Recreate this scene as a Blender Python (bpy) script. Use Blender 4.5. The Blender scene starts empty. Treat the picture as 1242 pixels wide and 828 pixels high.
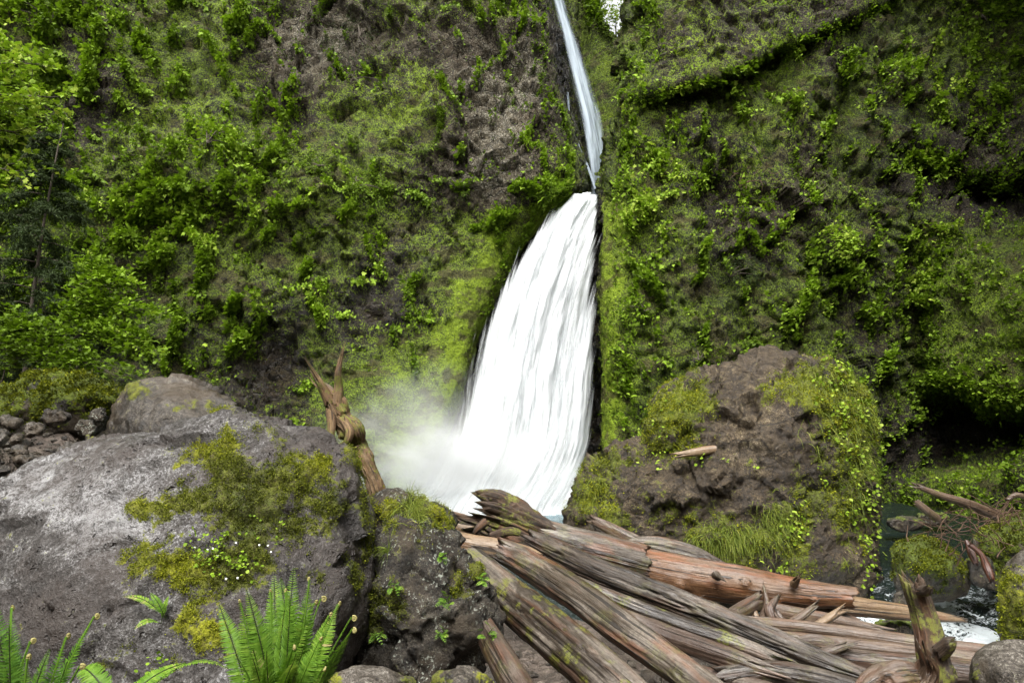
import bpy, bmesh, math, random
import numpy as np

random.seed(11)
RNG = np.random.default_rng(11)
SC = bpy.context.scene
COL = SC.collection
PI = math.pi

# ------------------------------------------------------------------ camera frame
CAMZ = 2.9
FPX = 828.0
HORIZ = 525.0
PITCH = math.atan((HORIZ - 414.0) / FPX)
CP, SP = math.cos(PITCH), math.sin(PITCH)


def W(px, py, Y):
    """world point seen at photo pixel (px,py) at world distance Y in front of the camera"""
    px = np.asarray(px, float); py = np.asarray(py, float); Y = np.asarray(Y, float)
    a = (px - 621.0) / FPX
    b = (414.0 - py) / FPX
    dy = CP - SP * b
    dz = SP + CP * b
    t = Y / dy
    return np.stack(np.broadcast_arrays(a * t, Y, CAMZ + dz * t), -1)


def PROJ(P):
    x, y, z = P[..., 0], P[..., 1], P[..., 2] - CAMZ
    d = y * CP + z * SP
    u = -y * SP + z * CP
    d = np.where(np.abs(d) < 1e-3, 1e-3, d)
    return 621 + FPX * x / d, 414 - FPX * u / d


# ------------------------------------------------------------------ numpy noise
def _h(ix, iy, iz, seed):
    ix = ix.astype(np.uint32); iy = iy.astype(np.uint32); iz = iz.astype(np.uint32)
    h = (ix * np.uint32(0x8da6b343)) ^ (iy * np.uint32(0xd8163841)) ^ (iz * np.uint32(0xcb1ab31f)) ^ np.uint32((seed * 7919 + 12345) & 0xffffffff)
    h ^= h >> np.uint32(13); h = h * np.uint32(0x5bd1e995); h ^= h >> np.uint32(15)
    h = h * np.uint32(0x27d4eb2d); h ^= h >> np.uint32(16)
    return h.astype(np.float64) / 4294967295.0


def vnoise(P, seed=0):
    i = np.floor(P).astype(np.int64); f = P - i
    f = f * f * f * (f * (f * 6 - 15) + 10)
    x, y, z = i[:, 0], i[:, 1], i[:, 2]
    fx, fy, fz = f[:, 0], f[:, 1], f[:, 2]
    def c(a, b, d): return _h(x + a, y + b, z + d, seed)
    x00 = c(0, 0, 0) * (1 - fx) + c(1, 0, 0) * fx
    x10 = c(0, 1, 0) * (1 - fx) + c(1, 1, 0) * fx
    x01 = c(0, 0, 1) * (1 - fx) + c(1, 0, 1) * fx
    x11 = c(0, 1, 1) * (1 - fx) + c(1, 1, 1) * fx
    return ((x00 * (1 - fy) + x10 * fy) * (1 - fz) + (x01 * (1 - fy) + x11 * fy) * fz) * 2 - 1


_R = np.array([[0.36, 0.48, -0.8], [-0.8, 0.60, 0.0], [0.48, 0.64, 0.6]])


def fbm(P, octv=4, seed=0, gain=0.5, ridged=False):
    P = np.asarray(P, float) @ _R.T + 17.3
    s = np.zeros(len(P)); a = 1.0; t = 0
    for k in range(octv):
        n = vnoise(P, seed + k * 31)
        if ridged: n = 1 - 2 * np.abs(n)
        s += a * n; t += a; a *= gain
        P = (P @ _R.T) * 2.03 + 5.7
    return s / t


def worley(P, seed=0):
    """F1, F2, vector to the nearest cell point and that cell's random id"""
    i = np.floor(P).astype(np.int64)
    n = len(P)
    f1 = np.full(n, 9.0); f2 = np.full(n, 9.0); best = np.zeros((n, 3)); bid = np.zeros((n, 3))
    for a in (-1, 0, 1):
        for b in (-1, 0, 1):
            for c in (-1, 0, 1):
                x, y, z = i[:, 0] + a, i[:, 1] + b, i[:, 2] + c
                q = np.stack([x + _h(x, y, z, seed), y + _h(x, y, z, seed + 1), z + _h(x, y, z, seed + 2)], -1)
                v = P - q
                d = np.sqrt((v * v).sum(1))
                m = d < f1
                f2 = np.where(m, f1, np.minimum(f2, d))
                f1 = np.where(m, d, f1)
                best[m] = v[m]
                bid[m] = np.stack([x, y, z], -1)[m]
    r = np.stack([_h(bid[:, 0].astype(np.int64), bid[:, 1].astype(np.int64), bid[:, 2].astype(np.int64), seed + 5 + k) for k in range(3)], -1) * 2 - 1
    return f1, f2, best, r


def facets(P, seed=0):
    """broken-rock relief: each cell is a randomly tilted, randomly raised plane"""
    f1, f2, v, r = worley(P, seed)
    return (v * r).sum(1) * 1.2 + r[:, 0] * 0.45


def sstep(a, b, x):
    t = np.clip((np.asarray(x, float) - a) / (b - a), 0, 1)
    return t * t * (3 - 2 * t)


def blobs(px, py, L):
    s = np.zeros_like(px, dtype=float)
    for (x, y, rx, ry, w) in L:
        s += w * np.exp(-(((px - x) / rx) ** 2 + ((py - y) / ry) ** 2))
    return s


# ------------------------------------------------------------------ mesh building
def nrm(v):
    return v / np.maximum(np.linalg.norm(v, axis=-1, keepdims=True), 1e-9)


def vnormals(V, F):
    N = np.zeros_like(V)
    a, b, c = V[F[:, 0]], V[F[:, 1]], V[F[:, -1]]
    c2 = V[F[:, 2]]
    fn = np.cross(c2 - a, c - b) if F.shape[1] == 4 else np.cross(b - a, c - a)
    for k in range(F.shape[1]):
        for j in range(3):
            N[:, j] += np.bincount(F[:, k], weights=fn[:, j], minlength=len(V))
    return nrm(N)


def make_mesh(name, V, Fs, attrs=None, smooth=True):
    """Fs: one face array or a list of face arrays (n,k)"""
    if not isinstance(Fs, list): Fs = [Fs]
    Fs = [f for f in Fs if len(f)]
    me = bpy.data.meshes.new(name)
    me.vertices.add(len(V))
    me.vertices.foreach_set('co', np.asarray(V, np.float32).ravel())
    nl = sum(f.size for f in Fs); npoly = sum(len(f) for f in Fs)
    me.loops.add(nl); me.polygons.add(npoly)
    me.loops.foreach_set('vertex_index', np.concatenate([f.ravel() for f in Fs]).astype(np.int32))
    tot = np.concatenate([np.full(len(f), f.shape[1]) for f in Fs])
    st = np.concatenate([[0], np.cumsum(tot)[:-1]])
    me.polygons.foreach_set('loop_start', st.astype(np.int32))
    me.polygons.foreach_set('use_smooth', np.full(npoly, smooth, bool))
    for k, a in (attrs or {}).items():
        a = np.asarray(a, np.float32)
        if a.ndim == 1:
            me.attributes.new(k, 'FLOAT', 'POINT').data.foreach_set('value', a)
        elif a.shape[1] == 3:
            me.attributes.new(k, 'FLOAT_VECTOR', 'POINT').data.foreach_set('vector', a.ravel())
        else:
            me.attributes.new(k, 'FLOAT_COLOR', 'POINT').data.foreach_set('color', a.ravel())
    me.update(calc_edges=True)
    me.validate()
    return me


def obj(name, V, Fs, mat, parent=None, attrs=None, smooth=True, origin=None):
    """one mesh object; V in world space"""
    V = np.asarray(V, float)
    if parent is not None:
        base = np.array(wloc(parent))
    elif origin is not None:
        base = np.array(origin, float)
    else:
        base = np.array([V[:, 0].mean(), V[:, 1].mean(), V[:, 2].min()])
    me = make_mesh(name, V - base, Fs, attrs, smooth)
    me.materials.append(mat)
    o = bpy.data.objects.new(name, me)
    COL.objects.link(o)
    if parent is not None: o.parent = parent
    else: o.location = base
    return o


def wloc(o):
    p = np.array(o.location)
    while o.parent: o = o.parent; p = p + np.array(o.location)
    return p


def tag(o, label=None, cat=None, group=None, kind=None):
    if label: o['label'] = label
    if cat: o['category'] = cat
    if group: o['group'] = group
    if kind: o['kind'] = kind
    return o


def empty(name, loc, label, cat, group=None):
    o = bpy.data.objects.new(name, None); COL.objects.link(o)
    o.location = tuple(loc); o.empty_display_size = 0.1
    return tag(o, label, cat, group)


def grid_faces(r, c):
    i = np.arange(r * c).reshape(r, c)
    return np.stack([i[:-1, :-1], i[:-1, 1:], i[1:, 1:], i[1:, :-1]], -1).reshape(-1, 4)


def catmull(C, n):
    """resample control rows C (k,...) to n rows along axis 0"""
    C = np.asarray(C, float); k = len(C)
    t = np.linspace(0, k - 1, n); i = np.minimum(t.astype(int), k - 2); f = t - i
    p0 = C[np.maximum(i - 1, 0)]; p1 = C[i]; p2 = C[i + 1]; p3 = C[np.minimum(i + 2, k - 1)]
    f = f.reshape((-1,) + (1,) * (C.ndim - 1))
    m1 = (p2 - p0) * 0.5; m2 = (p3 - p1) * 0.5
    return (2 * f**3 - 3 * f**2 + 1) * p1 + (f**3 - 2 * f**2 + f) * m1 + (-2 * f**3 + 3 * f**2) * p2 + (f**3 - f**2) * m2


def loft(C, nr, nc):
    A = catmull(C, nr)
    return catmull(np.swapaxes(A, 0, 1), nc).swapaxes(0, 1)


# ------------------------------------------------------------------ materials
class NT:
    def __init__(s, name):
        m = bpy.data.materials.new(name); m.use_nodes = True
        s.m = m; s.t = m.node_tree; s.t.nodes.clear()
        s.out = s.t.nodes.new('ShaderNodeOutputMaterial')

    def n(s, typ, ins=None, out=0, **kw):
        nd = s.t.nodes.new('ShaderNode' + typ)
        for k, v in kw.items(): setattr(nd, k, v)
        for k, v in (ins or {}).items():
            sk = nd.inputs[k]
            if hasattr(v, 'is_output'): s.t.links.new(v, sk)
            elif sk.type == 'RGBA' and len(v) == 3: sk.default_value = (*v, 1)
            else: sk.default_value = v
        return nd.outputs[out] if out is not None else nd

    def obj(s): return s.n('TexCoord', out='Object')

    def attr(s, name, out='Fac'): return s.n('Attribute', out=out, attribute_name=name)

    def map(s, vec, scale=(1, 1, 1), loc=(0, 0, 0)):
        return s.n('Mapping', {'Vector': vec, 'Scale': scale, 'Location': loc})

    def noise(s, vec, scale, detail=4, rough=0.55, dist=0.0):
        return s.n('TexNoise', {'Vector': vec, 'Scale': scale, 'Detail': detail, 'Roughness': rough, 'Distortion': dist}, out='Fac')

    def vor(s, vec, scale, feature='F1', out='Distance'):
        return s.n('TexVoronoi', {'Vector': vec, 'Scale': scale}, out=out, feature=feature)

    def facet(s, vec, scale, sx=1.0):
        v = s.n('TexVoronoi', {'Vector': vec, 'Scale': scale}, out=None)
        d = s.n('VectorMath', {0: vec, 1: v.outputs['Position']}, operation='SUBTRACT')
        c = s.n('VectorMath', {0: v.outputs['Color'], 1: (0.5, 0.5, 0.5)}, operation='SUBTRACT')
        dot = s.n('VectorMath', {0: d, 1: c}, out='Value', operation='DOT_PRODUCT')
        rnd = s.n('SeparateColor', {0: v.outputs['Color']}, out=0)
        return s.math('ADD', s.math('MULTIPLY', dot, scale * 1.2), s.math('MULTIPLY', rnd, 0.35)), rnd

    def math(s, op, a, b=0.0, c=0.0, clamp=False):
        nd = s.n('Math', {0: a, 1: b, 2: c}, out=None, operation=op, use_clamp=clamp)
        return nd.outputs[0]

    def rng(s, v, a, b, c=0.0, d=1.0, smooth=True):
        return s.n('MapRange', {'Value': v, 'From Min': a, 'From Max': b, 'To Min': c, 'To Max': d}, out=0,
                   interpolation_type='SMOOTHSTEP' if smooth else 'LINEAR')

    def ramp(s, fac, stops):
        nd = s.n('ValToRGB', {'Fac': fac}, out=None)
        e = nd.color_ramp.elements
        while len(e) < len(stops): e.new(0.5)
        for el, (p, c) in zip(e, stops):
            el.position = p; el.color = (*c, 1)
        return nd.outputs[0]

    def mix(s, f, a, b, mode='MIX'):
        nd = s.t.nodes.new('ShaderNodeMix'); nd.data_type = 'RGBA'; nd.blend_type = mode
        for k, v in ((0, f), (6, a), (7, b)):
            if hasattr(v, 'is_output'): s.t.links.new(v, nd.inputs[k])
            else: nd.inputs[k].default_value = (*v, 1) if k > 0 else v
        return nd.outputs[2]

    def bump(s, h, strength=0.5, dist=0.05, nor=None):
        i = {'Height': h, 'Strength': strength, 'Distance': dist}
        if nor is not None: i['Normal'] = nor
        return s.n('Bump', i)

    def bsdf(s, col, rough=0.8, nor=None, spec=0.4, **ins):
        d = {'Base Color': col, 'Roughness': rough, 'Specular IOR Level': spec}
        if nor is not None: d['Normal'] = nor
        d.update(ins)
        return s.n('BsdfPrincipled', d)

    def done(s, sh, vol=None):
        if sh is not None: s.t.links.new(sh, s.out.inputs['Surface'])
        if vol is not None: s.t.links.new(vol, s.out.inputs['Volume'])
        return s.m


def mat_cliff():
    t = NT('cliff_rock_and_moss'); o = t.obj()
    mk = t.n('SeparateColor', {0: t.attr('mask', 'Color')}, out=None)
    moss, yel, tone = mk.outputs[0], mk.outputs[1], mk.outputs[2]
    n1 = t.noise(o, 0.7, 6, 0.62); n2 = t.noise(o, 4.0, 7, 0.65); n3 = t.noise(o, 16.0, 5, 0.7); nv = t.vor(o, 6.0)
    f = t.math('ADD', t.math('MULTIPLY', tone, 0.75), t.math('MULTIPLY', t.math('SUBTRACT', t.math('ADD', n2, n3), 1.0), 1.7), clamp=True)
    rock = t.ramp(f, [(0.0, (0.008, 0.006, 0.004)), (0.3, (0.036, 0.026, 0.012)), (0.55, (0.080, 0.065, 0.038)), (0.8, (0.18, 0.158, 0.108)), (1, (0.40, 0.37, 0.30))])
    red = t.rng(n1, 0.52, 0.68)
    rock = t.mix(t.math('MULTIPLY', red, 0.30), rock, (0.060, 0.036, 0.018))
    yf = t.math('ADD', yel, t.math('MULTIPLY', t.math('SUBTRACT', t.math('ADD', n2, n3), 1.0), 1.8), clamp=True)
    mcol = t.ramp(yf, [(0, (0.028, 0.042, 0.004)), (0.35, (0.085, 0.125, 0.005)), (0.7, (0.155, 0.230, 0.006)), (1, (0.215, 0.305, 0.008))])
    mcol = t.mix(t.rng(t.noise(t.map(o, (1, 1, 1.6), (7, 3, 1)), 0.9, 6, 0.65), 0.50, 0.60, 0, 0.8), mcol, t.mix(n3, (0.020, 0.016, 0.006), (0.11, 0.085, 0.026)))
    mcol = t.mix(t.math('MULTIPLY', t.rng(n3, 0.38, 0.56, 0.85, 0.0), t.rng(yel, 0.6, 0.95, 1.0, 0.35)), mcol, (0.024, 0.028, 0.005))
    mf = t.rng(t.math('ADD', moss, t.math('MULTIPLY', t.math('SUBTRACT', t.math('ADD', n2, n3), 1.0), 1.8)), 0.38, 0.60)
    col = t.mix(mf, rock, mcol)
    wv = t.n('MixRGB', {0: 0.18, 1: o, 2: t.n('TexNoise', {'Vector': o, 'Scale': 1.6, 'Detail': 3.0}, out='Color')})
    ck = t.vor(t.map(wv, (1, 1, 0.6)), 3.2, 'DISTANCE_TO_EDGE'); ck2 = t.vor(wv, 8.5, 'DISTANCE_TO_EDGE')
    crk = t.math('MULTIPLY', t.rng(ck, 0.0, 0.10, 1, 0), t.rng(n2, 0.42, 0.55))
    crk = t.math('MAXIMUM', crk, t.math('MULTIPLY', t.rng(ck2, 0.0, 0.09, 0.8, 0), t.rng(n2, 0.45, 0.6)))
    crk = t.math('MULTIPLY', crk, t.math('SUBTRACT', 1.0, mf))
    col = t.mix(t.math('MULTIPLY', crk, 0.8), col, (0.008, 0.006, 0.005))
    n3 = t.math('SUBTRACT', t.math('ADD', n3, t.math('MULTIPLY', t.vor(wv, 5.0), 0.5)), t.math('MULTIPLY', crk, 0.9))
    fa, fr = t.facet(wv, 1.7); fb, fr2 = t.facet(wv, 4.3)
    rk = t.math('SUBTRACT', 1.0, mf)
    col = t.mix(t.math('MULTIPLY', rk, t.rng(fr2, 0, 1, 0, 0.5)), col, t.mix(0.55, col, (0.012, 0.009, 0.006)))
    fh = t.math('MULTIPLY', rk, t.math('ADD', t.math('MULTIPLY', fa, 0.9), t.math('MULTIPLY', fb, 0.5)))
    hb = t.math('ADD', fh, t.math('ADD', t.math('MULTIPLY', n2, 0.6), t.math('ADD', t.math('MULTIPLY', n3, 0.45), t.math('MULTIPLY', nv, 0.25))))
    nor = t.bump(hb, 1.0, 0.35)
    wet = t.attr('wet')
    rough = t.rng(wet, 0, 1, 0.85, 0.32, False)
    return t.done(t.bsdf(col, rough, nor, 0.35))


def mat_boulder(name, stops, scale=1.0, mossA=(0.03, 0.045, 0.008), mossB=(0.25, 0.255, 0.010), rough=(0.55, 0.9), pits=0.0, lichen=0.0, bump=0.6, brown=(0.050, 0.034, 0.018), facet=0.0):
    t = NT(name); o = t.obj()
    o = t.map(o, (scale, scale, scale))
    mk = t.n('SeparateColor', {0: t.attr('mask', 'Color')}, out=None)
    moss, yel, tone = mk.outputs[0], mk.outputs[1], mk.outputs[2]
    n1 = t.noise(o, 1.6, 6, 0.6); n2 = t.noise(o, 7.0, 7, 0.65); n3 = t.noise(o, 32.0, 6, 0.7); n4 = t.noise(o, 90, 3, 0.6)
    f = t.math('ADD', tone, t.math('MULTIPLY', t.math('SUBTRACT', t.math('ADD', t.math('MULTIPLY', n2, 0.9), t.math('ADD', n3, t.math('MULTIPLY', n4, 1.0))), 1.45), 1.9), clamp=True)
    rock = t.ramp(f, stops)
    rock = t.mix(t.rng(n1, 0.45, 0.62, 0, 0.9), rock, t.mix(0.65, rock, brown))
    h = t.math('ADD', t.math('MULTIPLY', n2, 0.5), t.math('ADD', t.math('MULTIPLY', n3, 0.3), t.math('MULTIPLY', n4, 0.12)))
    if facet:
        wv = t.n('MixRGB', {0: 0.12, 1: o, 2: t.n('TexNoise', {'Vector': o, 'Scale': 3.0, 'Detail': 3.0}, out='Color')})
        fa, fr = t.facet(wv, 3.2); fb, fr2 = t.facet(t.map(wv, (1, 1, 1.8)), 8.0)
        h = t.math('ADD', h, t.math('MULTIPLY', t.math('ADD', fa, t.math('MULTIPLY', fb, 0.55)), facet))
        rock = t.mix(t.rng(fr2, 0, 1, 0, 0.55 * min(facet, 1)), rock, t.mix(0.6, rock, (0.014, 0.010, 0.007)))
        ck = t.vor(wv, 3.2, 'DISTANCE_TO_EDGE')
        rock = t.mix(t.math('MULTIPLY', t.rng(ck, 0.0, 0.05, 0.8 * min(facet, 1), 0), t.rng(n2, 0.45, 0.55)), rock, (0.010, 0.007, 0.005))
    if pits:
        v = t.vor(t.n('MixRGB', {0: 0.25, 1: o, 2: t.n('TexNoise', {'Vector': o, 'Scale': 9.0}, out='Color')}), 13.0)
        pm = t.math('MULTIPLY', t.rng(v, 0.08, 0.22, 1, 0), t.rng(t.noise(o, 3.1, 3), 0.42, 0.56))
        h = t.math('SUBTRACT', h, t.math('MULTIPLY', pm, pits))
        rock = t.mix(t.math('MULTIPLY', pm, 0.6), rock, (0.03, 0.026, 0.024))
    if lichen:
        v = t.noise(o, 24.0, 4, 0.65)
        lm = t.math('MULTIPLY', t.rng(v, 0.56, 0.62), t.rng(t.noise(o, 2.6, 4), 0.46, 0.6, 0, lichen))
        rock = t.mix(lm, rock, (0.42, 0.45, 0.38))
    mcol = t.ramp(t.math('ADD', yel, t.math('MULTIPLY', t.math('SUBTRACT', n2, 0.5), 1.2), clamp=True), [(0, mossA), (0.5, (mossA[0] * .5 + mossB[0] * .35, mossA[1] * .5 + mossB[1] * .35, mossA[2] * .5 + mossB[2] * .4)), (1, mossB)])
    mcol = t.mix(t.rng(n3, 0.34, 0.6, 0.8, 0.0), mcol, (0.03, 0.022, 0.007))
    mf = t.rng(t.math('ADD', moss, t.math('MULTIPLY', t.math('SUBTRACT', t.math('ADD', n2, n3), 1.0), 1.9)), 0.36, 0.62)
    col = t.mix(mf, rock, mcol)
    nor = t.bump(h, bump * 1.3, 0.08)
    rr = t.rng(n2, 0.3, 0.7, rough[0], rough[1])
    rr = t.mix(mf, t.n('CombineColor', {0: rr, 1: rr, 2: rr}), (0.95, 0.95, 0.95))
    return t.done(t.bsdf(col, rr, nor, 0.45))


def mat_log(name, stops, red=0.3, redcol=(0.16, 0.06, 0.025), grey=0.4, moss=0.0, rough=(0.30, 0.6), dark=0.0):
    t = NT(name)
    g = t.attr('grain', 'Vector')
    fine = t.noise(t.map(g, (1.1, 70, 70)), 1.0, 6, 0.62, 0.15)
    mid = t.noise(t.map(g, (0.55, 20, 20), (3, 1, 7)), 1.0, 5, 0.58, 0.15)
    big = t.noise(t.map(g, (1.3, 5, 5), (9, 4, 2)), 1.0, 4, 0.6, 0.3)
    spk = t.noise(g, 40, 4, 0.7)
    f = t.math('ADD', t.math('MULTIPLY', fine, 0.38), t.math('ADD', t.math('MULTIPLY', mid, 0.42), t.math('MULTIPLY', t.noise(g, 7.0, 5, 0.6), 0.30)))
    f = t.math('ADD', f, t.math('MULTIPLY', t.math('SUBTRACT', spk, 0.5), 0.35), clamp=True)
    col = t.ramp(t.rng(f, 0.29, 0.90, smooth=False), stops)
    geo = t.n('NewGeometry', out='Normal')
    up = t.n('SeparateXYZ', {0: geo}, out='Z')
    gm = t.rng(t.math('ADD', big, t.math('MULTIPLY', up, 0.10)), 0.5, 0.66, 0, grey)
    col = t.mix(gm, col, t.mix(t.rng(t.math('ADD', t.math('MULTIPLY', fine, .5), t.math('MULTIPLY', spk, .5)), .36, .64), (0.065, 0.052, 0.040), (0.19, 0.162, 0.132)))
    rm = t.rng(t.noise(t.map(g, (1.1, 7, 7), (1, 8, 3)), 1.0, 4, 0.6), 0.5, 0.62, 0, red)
    col = t.mix(rm, col, t.mix(fine, (redcol[0] * .35, redcol[1] * .35, redcol[2] * .35), (redcol[0] * 1.3, redcol[1] * 1.3, redcol[2] * 1.3)))
    cr = t.rng(t.noise(t.map(g, (0.45, 26, 26), (5, 5, 1)), 1.0, 3, 0.5, 0.2), 0.36, 0.42, 1, 0)
    col = t.mix(t.math('MULTIPLY', cr, 0.85), col, (0.012, 0.009, 0.007))
    if moss:
        ml = t.math('MULTIPLY', t.rng(t.noise(g, 5.0, 5, 0.65), 0.52, 0.62), moss)
        ml = t.math('MULTIPLY', ml, t.rng(spk, 0.38, 0.55))
        col = t.mix(ml, col, t.mix(fine, (0.04, 0.055, 0.01), (0.17, 0.17, 0.015)))
    h = t.math('SUBTRACT', t.math('ADD', t.math('MULTIPLY', fine, 0.5), mid), t.math('MULTIPLY', cr, 0.5))
    nor = t.bump(t.math('ADD', h, t.math('MULTIPLY', spk, 0.2)), 0.6, 0.03)
    return t.done(t.bsdf(col, t.rng(mid, 0.35, 0.65, rough[0], rough[1]), nor, 0.5))


def mat_leaf(name, stops, trans=0.3, rough=0.5):
    t = NT(name)
    col = t.ramp(t.attr('tint'), stops)
    p = t.bsdf(col, rough, None, 0.18)
    tr = t.n('BsdfTranslucent', {'Color': t.mix(0.5, col, t.mix(1.0, col, (1.3, 1.5, 0.4), 'MULTIPLY'))})
    return t.done(t.n('MixShader', {0: trans, 1: p, 2: tr}))


def mat_plain(name, a, b, scale=20, rough=0.8, stretch=(1, 1, 1), bump=0.4):
    t = NT(name); o = t.map(t.obj(), stretch)
    n = t.noise(o, scale, 6, 0.65); m = t.noise(o, scale * 0.2, 4)
    col = t.mix(t.math('MULTIPLY', t.math('ADD', n, m), 0.5), a, b)
    return t.done(t.bsdf(col, rough, t.bump(n, bump, 0.02), 0.4))

# ------------------------------------------------------------------ generators
T_DIAMOND = np.array([(0, 0, 0), (0.45, 0.30, 0.07), (1, 0, -0.05), (0.45, -0.30, 0.07)])
T_ROUND = np.array([(0.05, 0.0, 0)] + [(0.5 - 0.5 * math.cos(a), 0.5 * math.sin(a), 0.06) for a in np.linspace(0.6, 2 * PI - 0.6, 7)])
T_LOBED = np.array([(0.12, 0, 0), (-0.05, 0.28, 0.02), (0.22, 0.28, 0.05), (0.30, 0.55, 0.0), (0.55, 0.27, 0.05), (1, 0, -0.06), (0.55, -0.27, 0.05), (0.30, -0.55, 0.0), (0.22, -0.28, 0.05), (-0.05, -0.28, 0.02)])
T_BLADE = np.array([(0, 0.03, 0), (0.5, 0.045, 0.12), (1, 0, 0.0), (0.5, -0.045, 0.12), (0, -0.03, 0)])


def rdir(n): return nrm(RNG.normal(size=(n, 3)))


def leaf_geo(P, D, N, size, tmpl, aspect=1.0):
    D = nrm(D); S = nrm(np.cross(N, D)); N = np.cross(D, S)
    size = np.broadcast_to(np.asarray(size, float), (len(P),))[:, None, None]
    T = tmpl[None]
    V = P[:, None] + size * (D[:, None] * T[..., 0:1] + S[:, None] * T[..., 1:2] * aspect + N[:, None] * T[..., 2:3])
    k = len(tmpl)
    return V.reshape(-1, 3), np.arange(len(P) * k).reshape(-1, k)


class Leaves:
    def __init__(s): s.V = []; s.F = []; s.T = []; s.n = 0

    def add(s, P, D, N, size, tmpl, tint, aspect=1.0):
        if len(P) == 0: return
        V, F = leaf_geo(P, D, N, size, tmpl, aspect)
        s.V.append(V); s.F.append(F + s.n); s.n += len(V)
        s.T.append(np.repeat(np.broadcast_to(tint, (len(P),)), len(tmpl)))

    def tube(s, path, r, tint, k=4):
        path = np.asarray(path, float)
        V, F = tube_geo(path, np.broadcast_to(r, (len(path),)), k)
        s.V.append(V); s.F.append(F + s.n); s.n += len(V); s.T.append(np.full(len(V), tint))

    def build(s, name, mat, parent=None, origin=None):
        by = {}
        for f in s.F: by.setdefault(f.shape[1], []).append(f)
        return obj(name, np.concatenate(s.V), [np.concatenate(v) for v in by.values()], mat, parent, {'tint': np.concatenate(s.T)}, False, origin)


def clump(L, C, N, per, R, size, tmpl, tint, up=0.8, out=0.6, down=0.25, jit=0.12, aspect=1.0):
    """leaf clumps at centres C with wall normals N"""
    n = len(C)
    if n == 0: return
    idx = np.repeat(np.arange(n), per)
    R = np.broadcast_to(R, (n,))[idx]; sz = np.broadcast_to(size, (n,))[idx] * RNG.uniform(0.6, 1.25, len(idx))
    Nn = N[idx]; off = RNG.normal(size=(len(idx), 3)) * 0.55
    off -= Nn * (off * Nn).sum(1, keepdims=True) * 0.7
    h = np.exp(-(off ** 2).sum(1)) * RNG.uniform(0.3, 1, len(idx))
    P = C[idx] + off * R[:, None] + Nn * (h * R * out)[:, None]
    ln = nrm(Nn * 0.7 + np.array([0, 0, up]) + RNG.normal(size=P.shape) * 0.35 + off * 0.3)
    D = nrm(Nn * 0.6 + off + RNG.normal(size=P.shape) * 0.4 + np.array([0, 0, -down]))
    tt = np.clip(np.broadcast_to(tint, (n,))[idx] + RNG.normal(size=len(idx)) * jit + (h - 0.4) * 0.15, 0, 1)
    L.add(P, D, ln, sz, tmpl, tt, aspect)


def grass_geo(L, P, D, length, width, droop, tint, seg=4, side=None):
    """curved ribbons"""
    n = len(P)
    if n == 0: return
    length = np.broadcast_to(length, (n,)); droop = np.broadcast_to(droop, (n,))
    D = nrm(D); S = nrm(np.cross(D, rdir(n)))
    pts = []; p = P.copy(); d = D.copy()
    for k in range(seg + 1):
        pts.append(p.copy())
        p = p + d * (length / seg)[:, None]
        d = nrm(d + np.array([0, 0, -1]) * (droop / seg)[:, None])
    V = np.zeros((n, (seg + 1) * 2, 3))
    for k in range(seg + 1):
        w = width * (1 - (k / seg) ** 2 * 0.92)
        V[:, 2 * k] = pts[k] + S * w; V[:, 2 * k + 1] = pts[k] - S * w
    base = np.arange(n)[:, None] * (seg + 1) * 2
    F = np.concatenate([base + np.array([[2 * k, 2 * k + 1, 2 * k + 3, 2 * k + 2]]) for k in range(seg)])
    L.V.append(V.reshape(-1, 3)); L.F.append(F + L.n); L.n += n * (seg + 1) * 2
    L.T.append(np.repeat(np.broadcast_to(tint, (n,)), (seg + 1) * 2))


def frames(P):
    T = nrm(np.gradient(P, axis=0))
    U = np.zeros_like(P)
    u = np.cross(T[0], [0, 0, 1.0])
    if np.linalg.norm(u) < 1e-3: u = np.cross(T[0], [1.0, 0, 0])
    u = np.cross(u / np.linalg.norm(u), T[0])
    for i in range(len(P)):
        u = u - T[i] * u.dot(T[i]); u = u / np.linalg.norm(u); U[i] = u
    return T, U, np.cross(T, U)


def tube_geo(P, r, k=8, rfun=None):
    T, U, B = frames(P)
    a = np.linspace(0, 2 * PI, k, endpoint=False)
    V = P[:, None] + r[:, None, None] * (U[:, None] * np.cos(a)[None, :, None] + B[:, None] * np.sin(a)[None, :, None])
    n = len(P)
    i = np.arange(n * k).reshape(n, k); j = np.roll(i, -1, 1)
    F = np.stack([i[:-1], j[:-1], j[1:], i[1:]], -1).reshape(-1, 4)
    return V.reshape(-1, 3), F


def resample(pts, n):
    """(px,py,Y,r...) control rows -> n evenly spaced rows"""
    A = catmull(np.asarray(pts, float), 400)
    d = np.concatenate([[0], np.cumsum(np.linalg.norm(np.diff(A[:, :3], axis=0), axis=1))])
    t = np.linspace(0, d[-1], n)
    return np.stack([np.interp(t, d, A[:, k]) for k in range(A.shape[1])], -1), d[-1]


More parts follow.
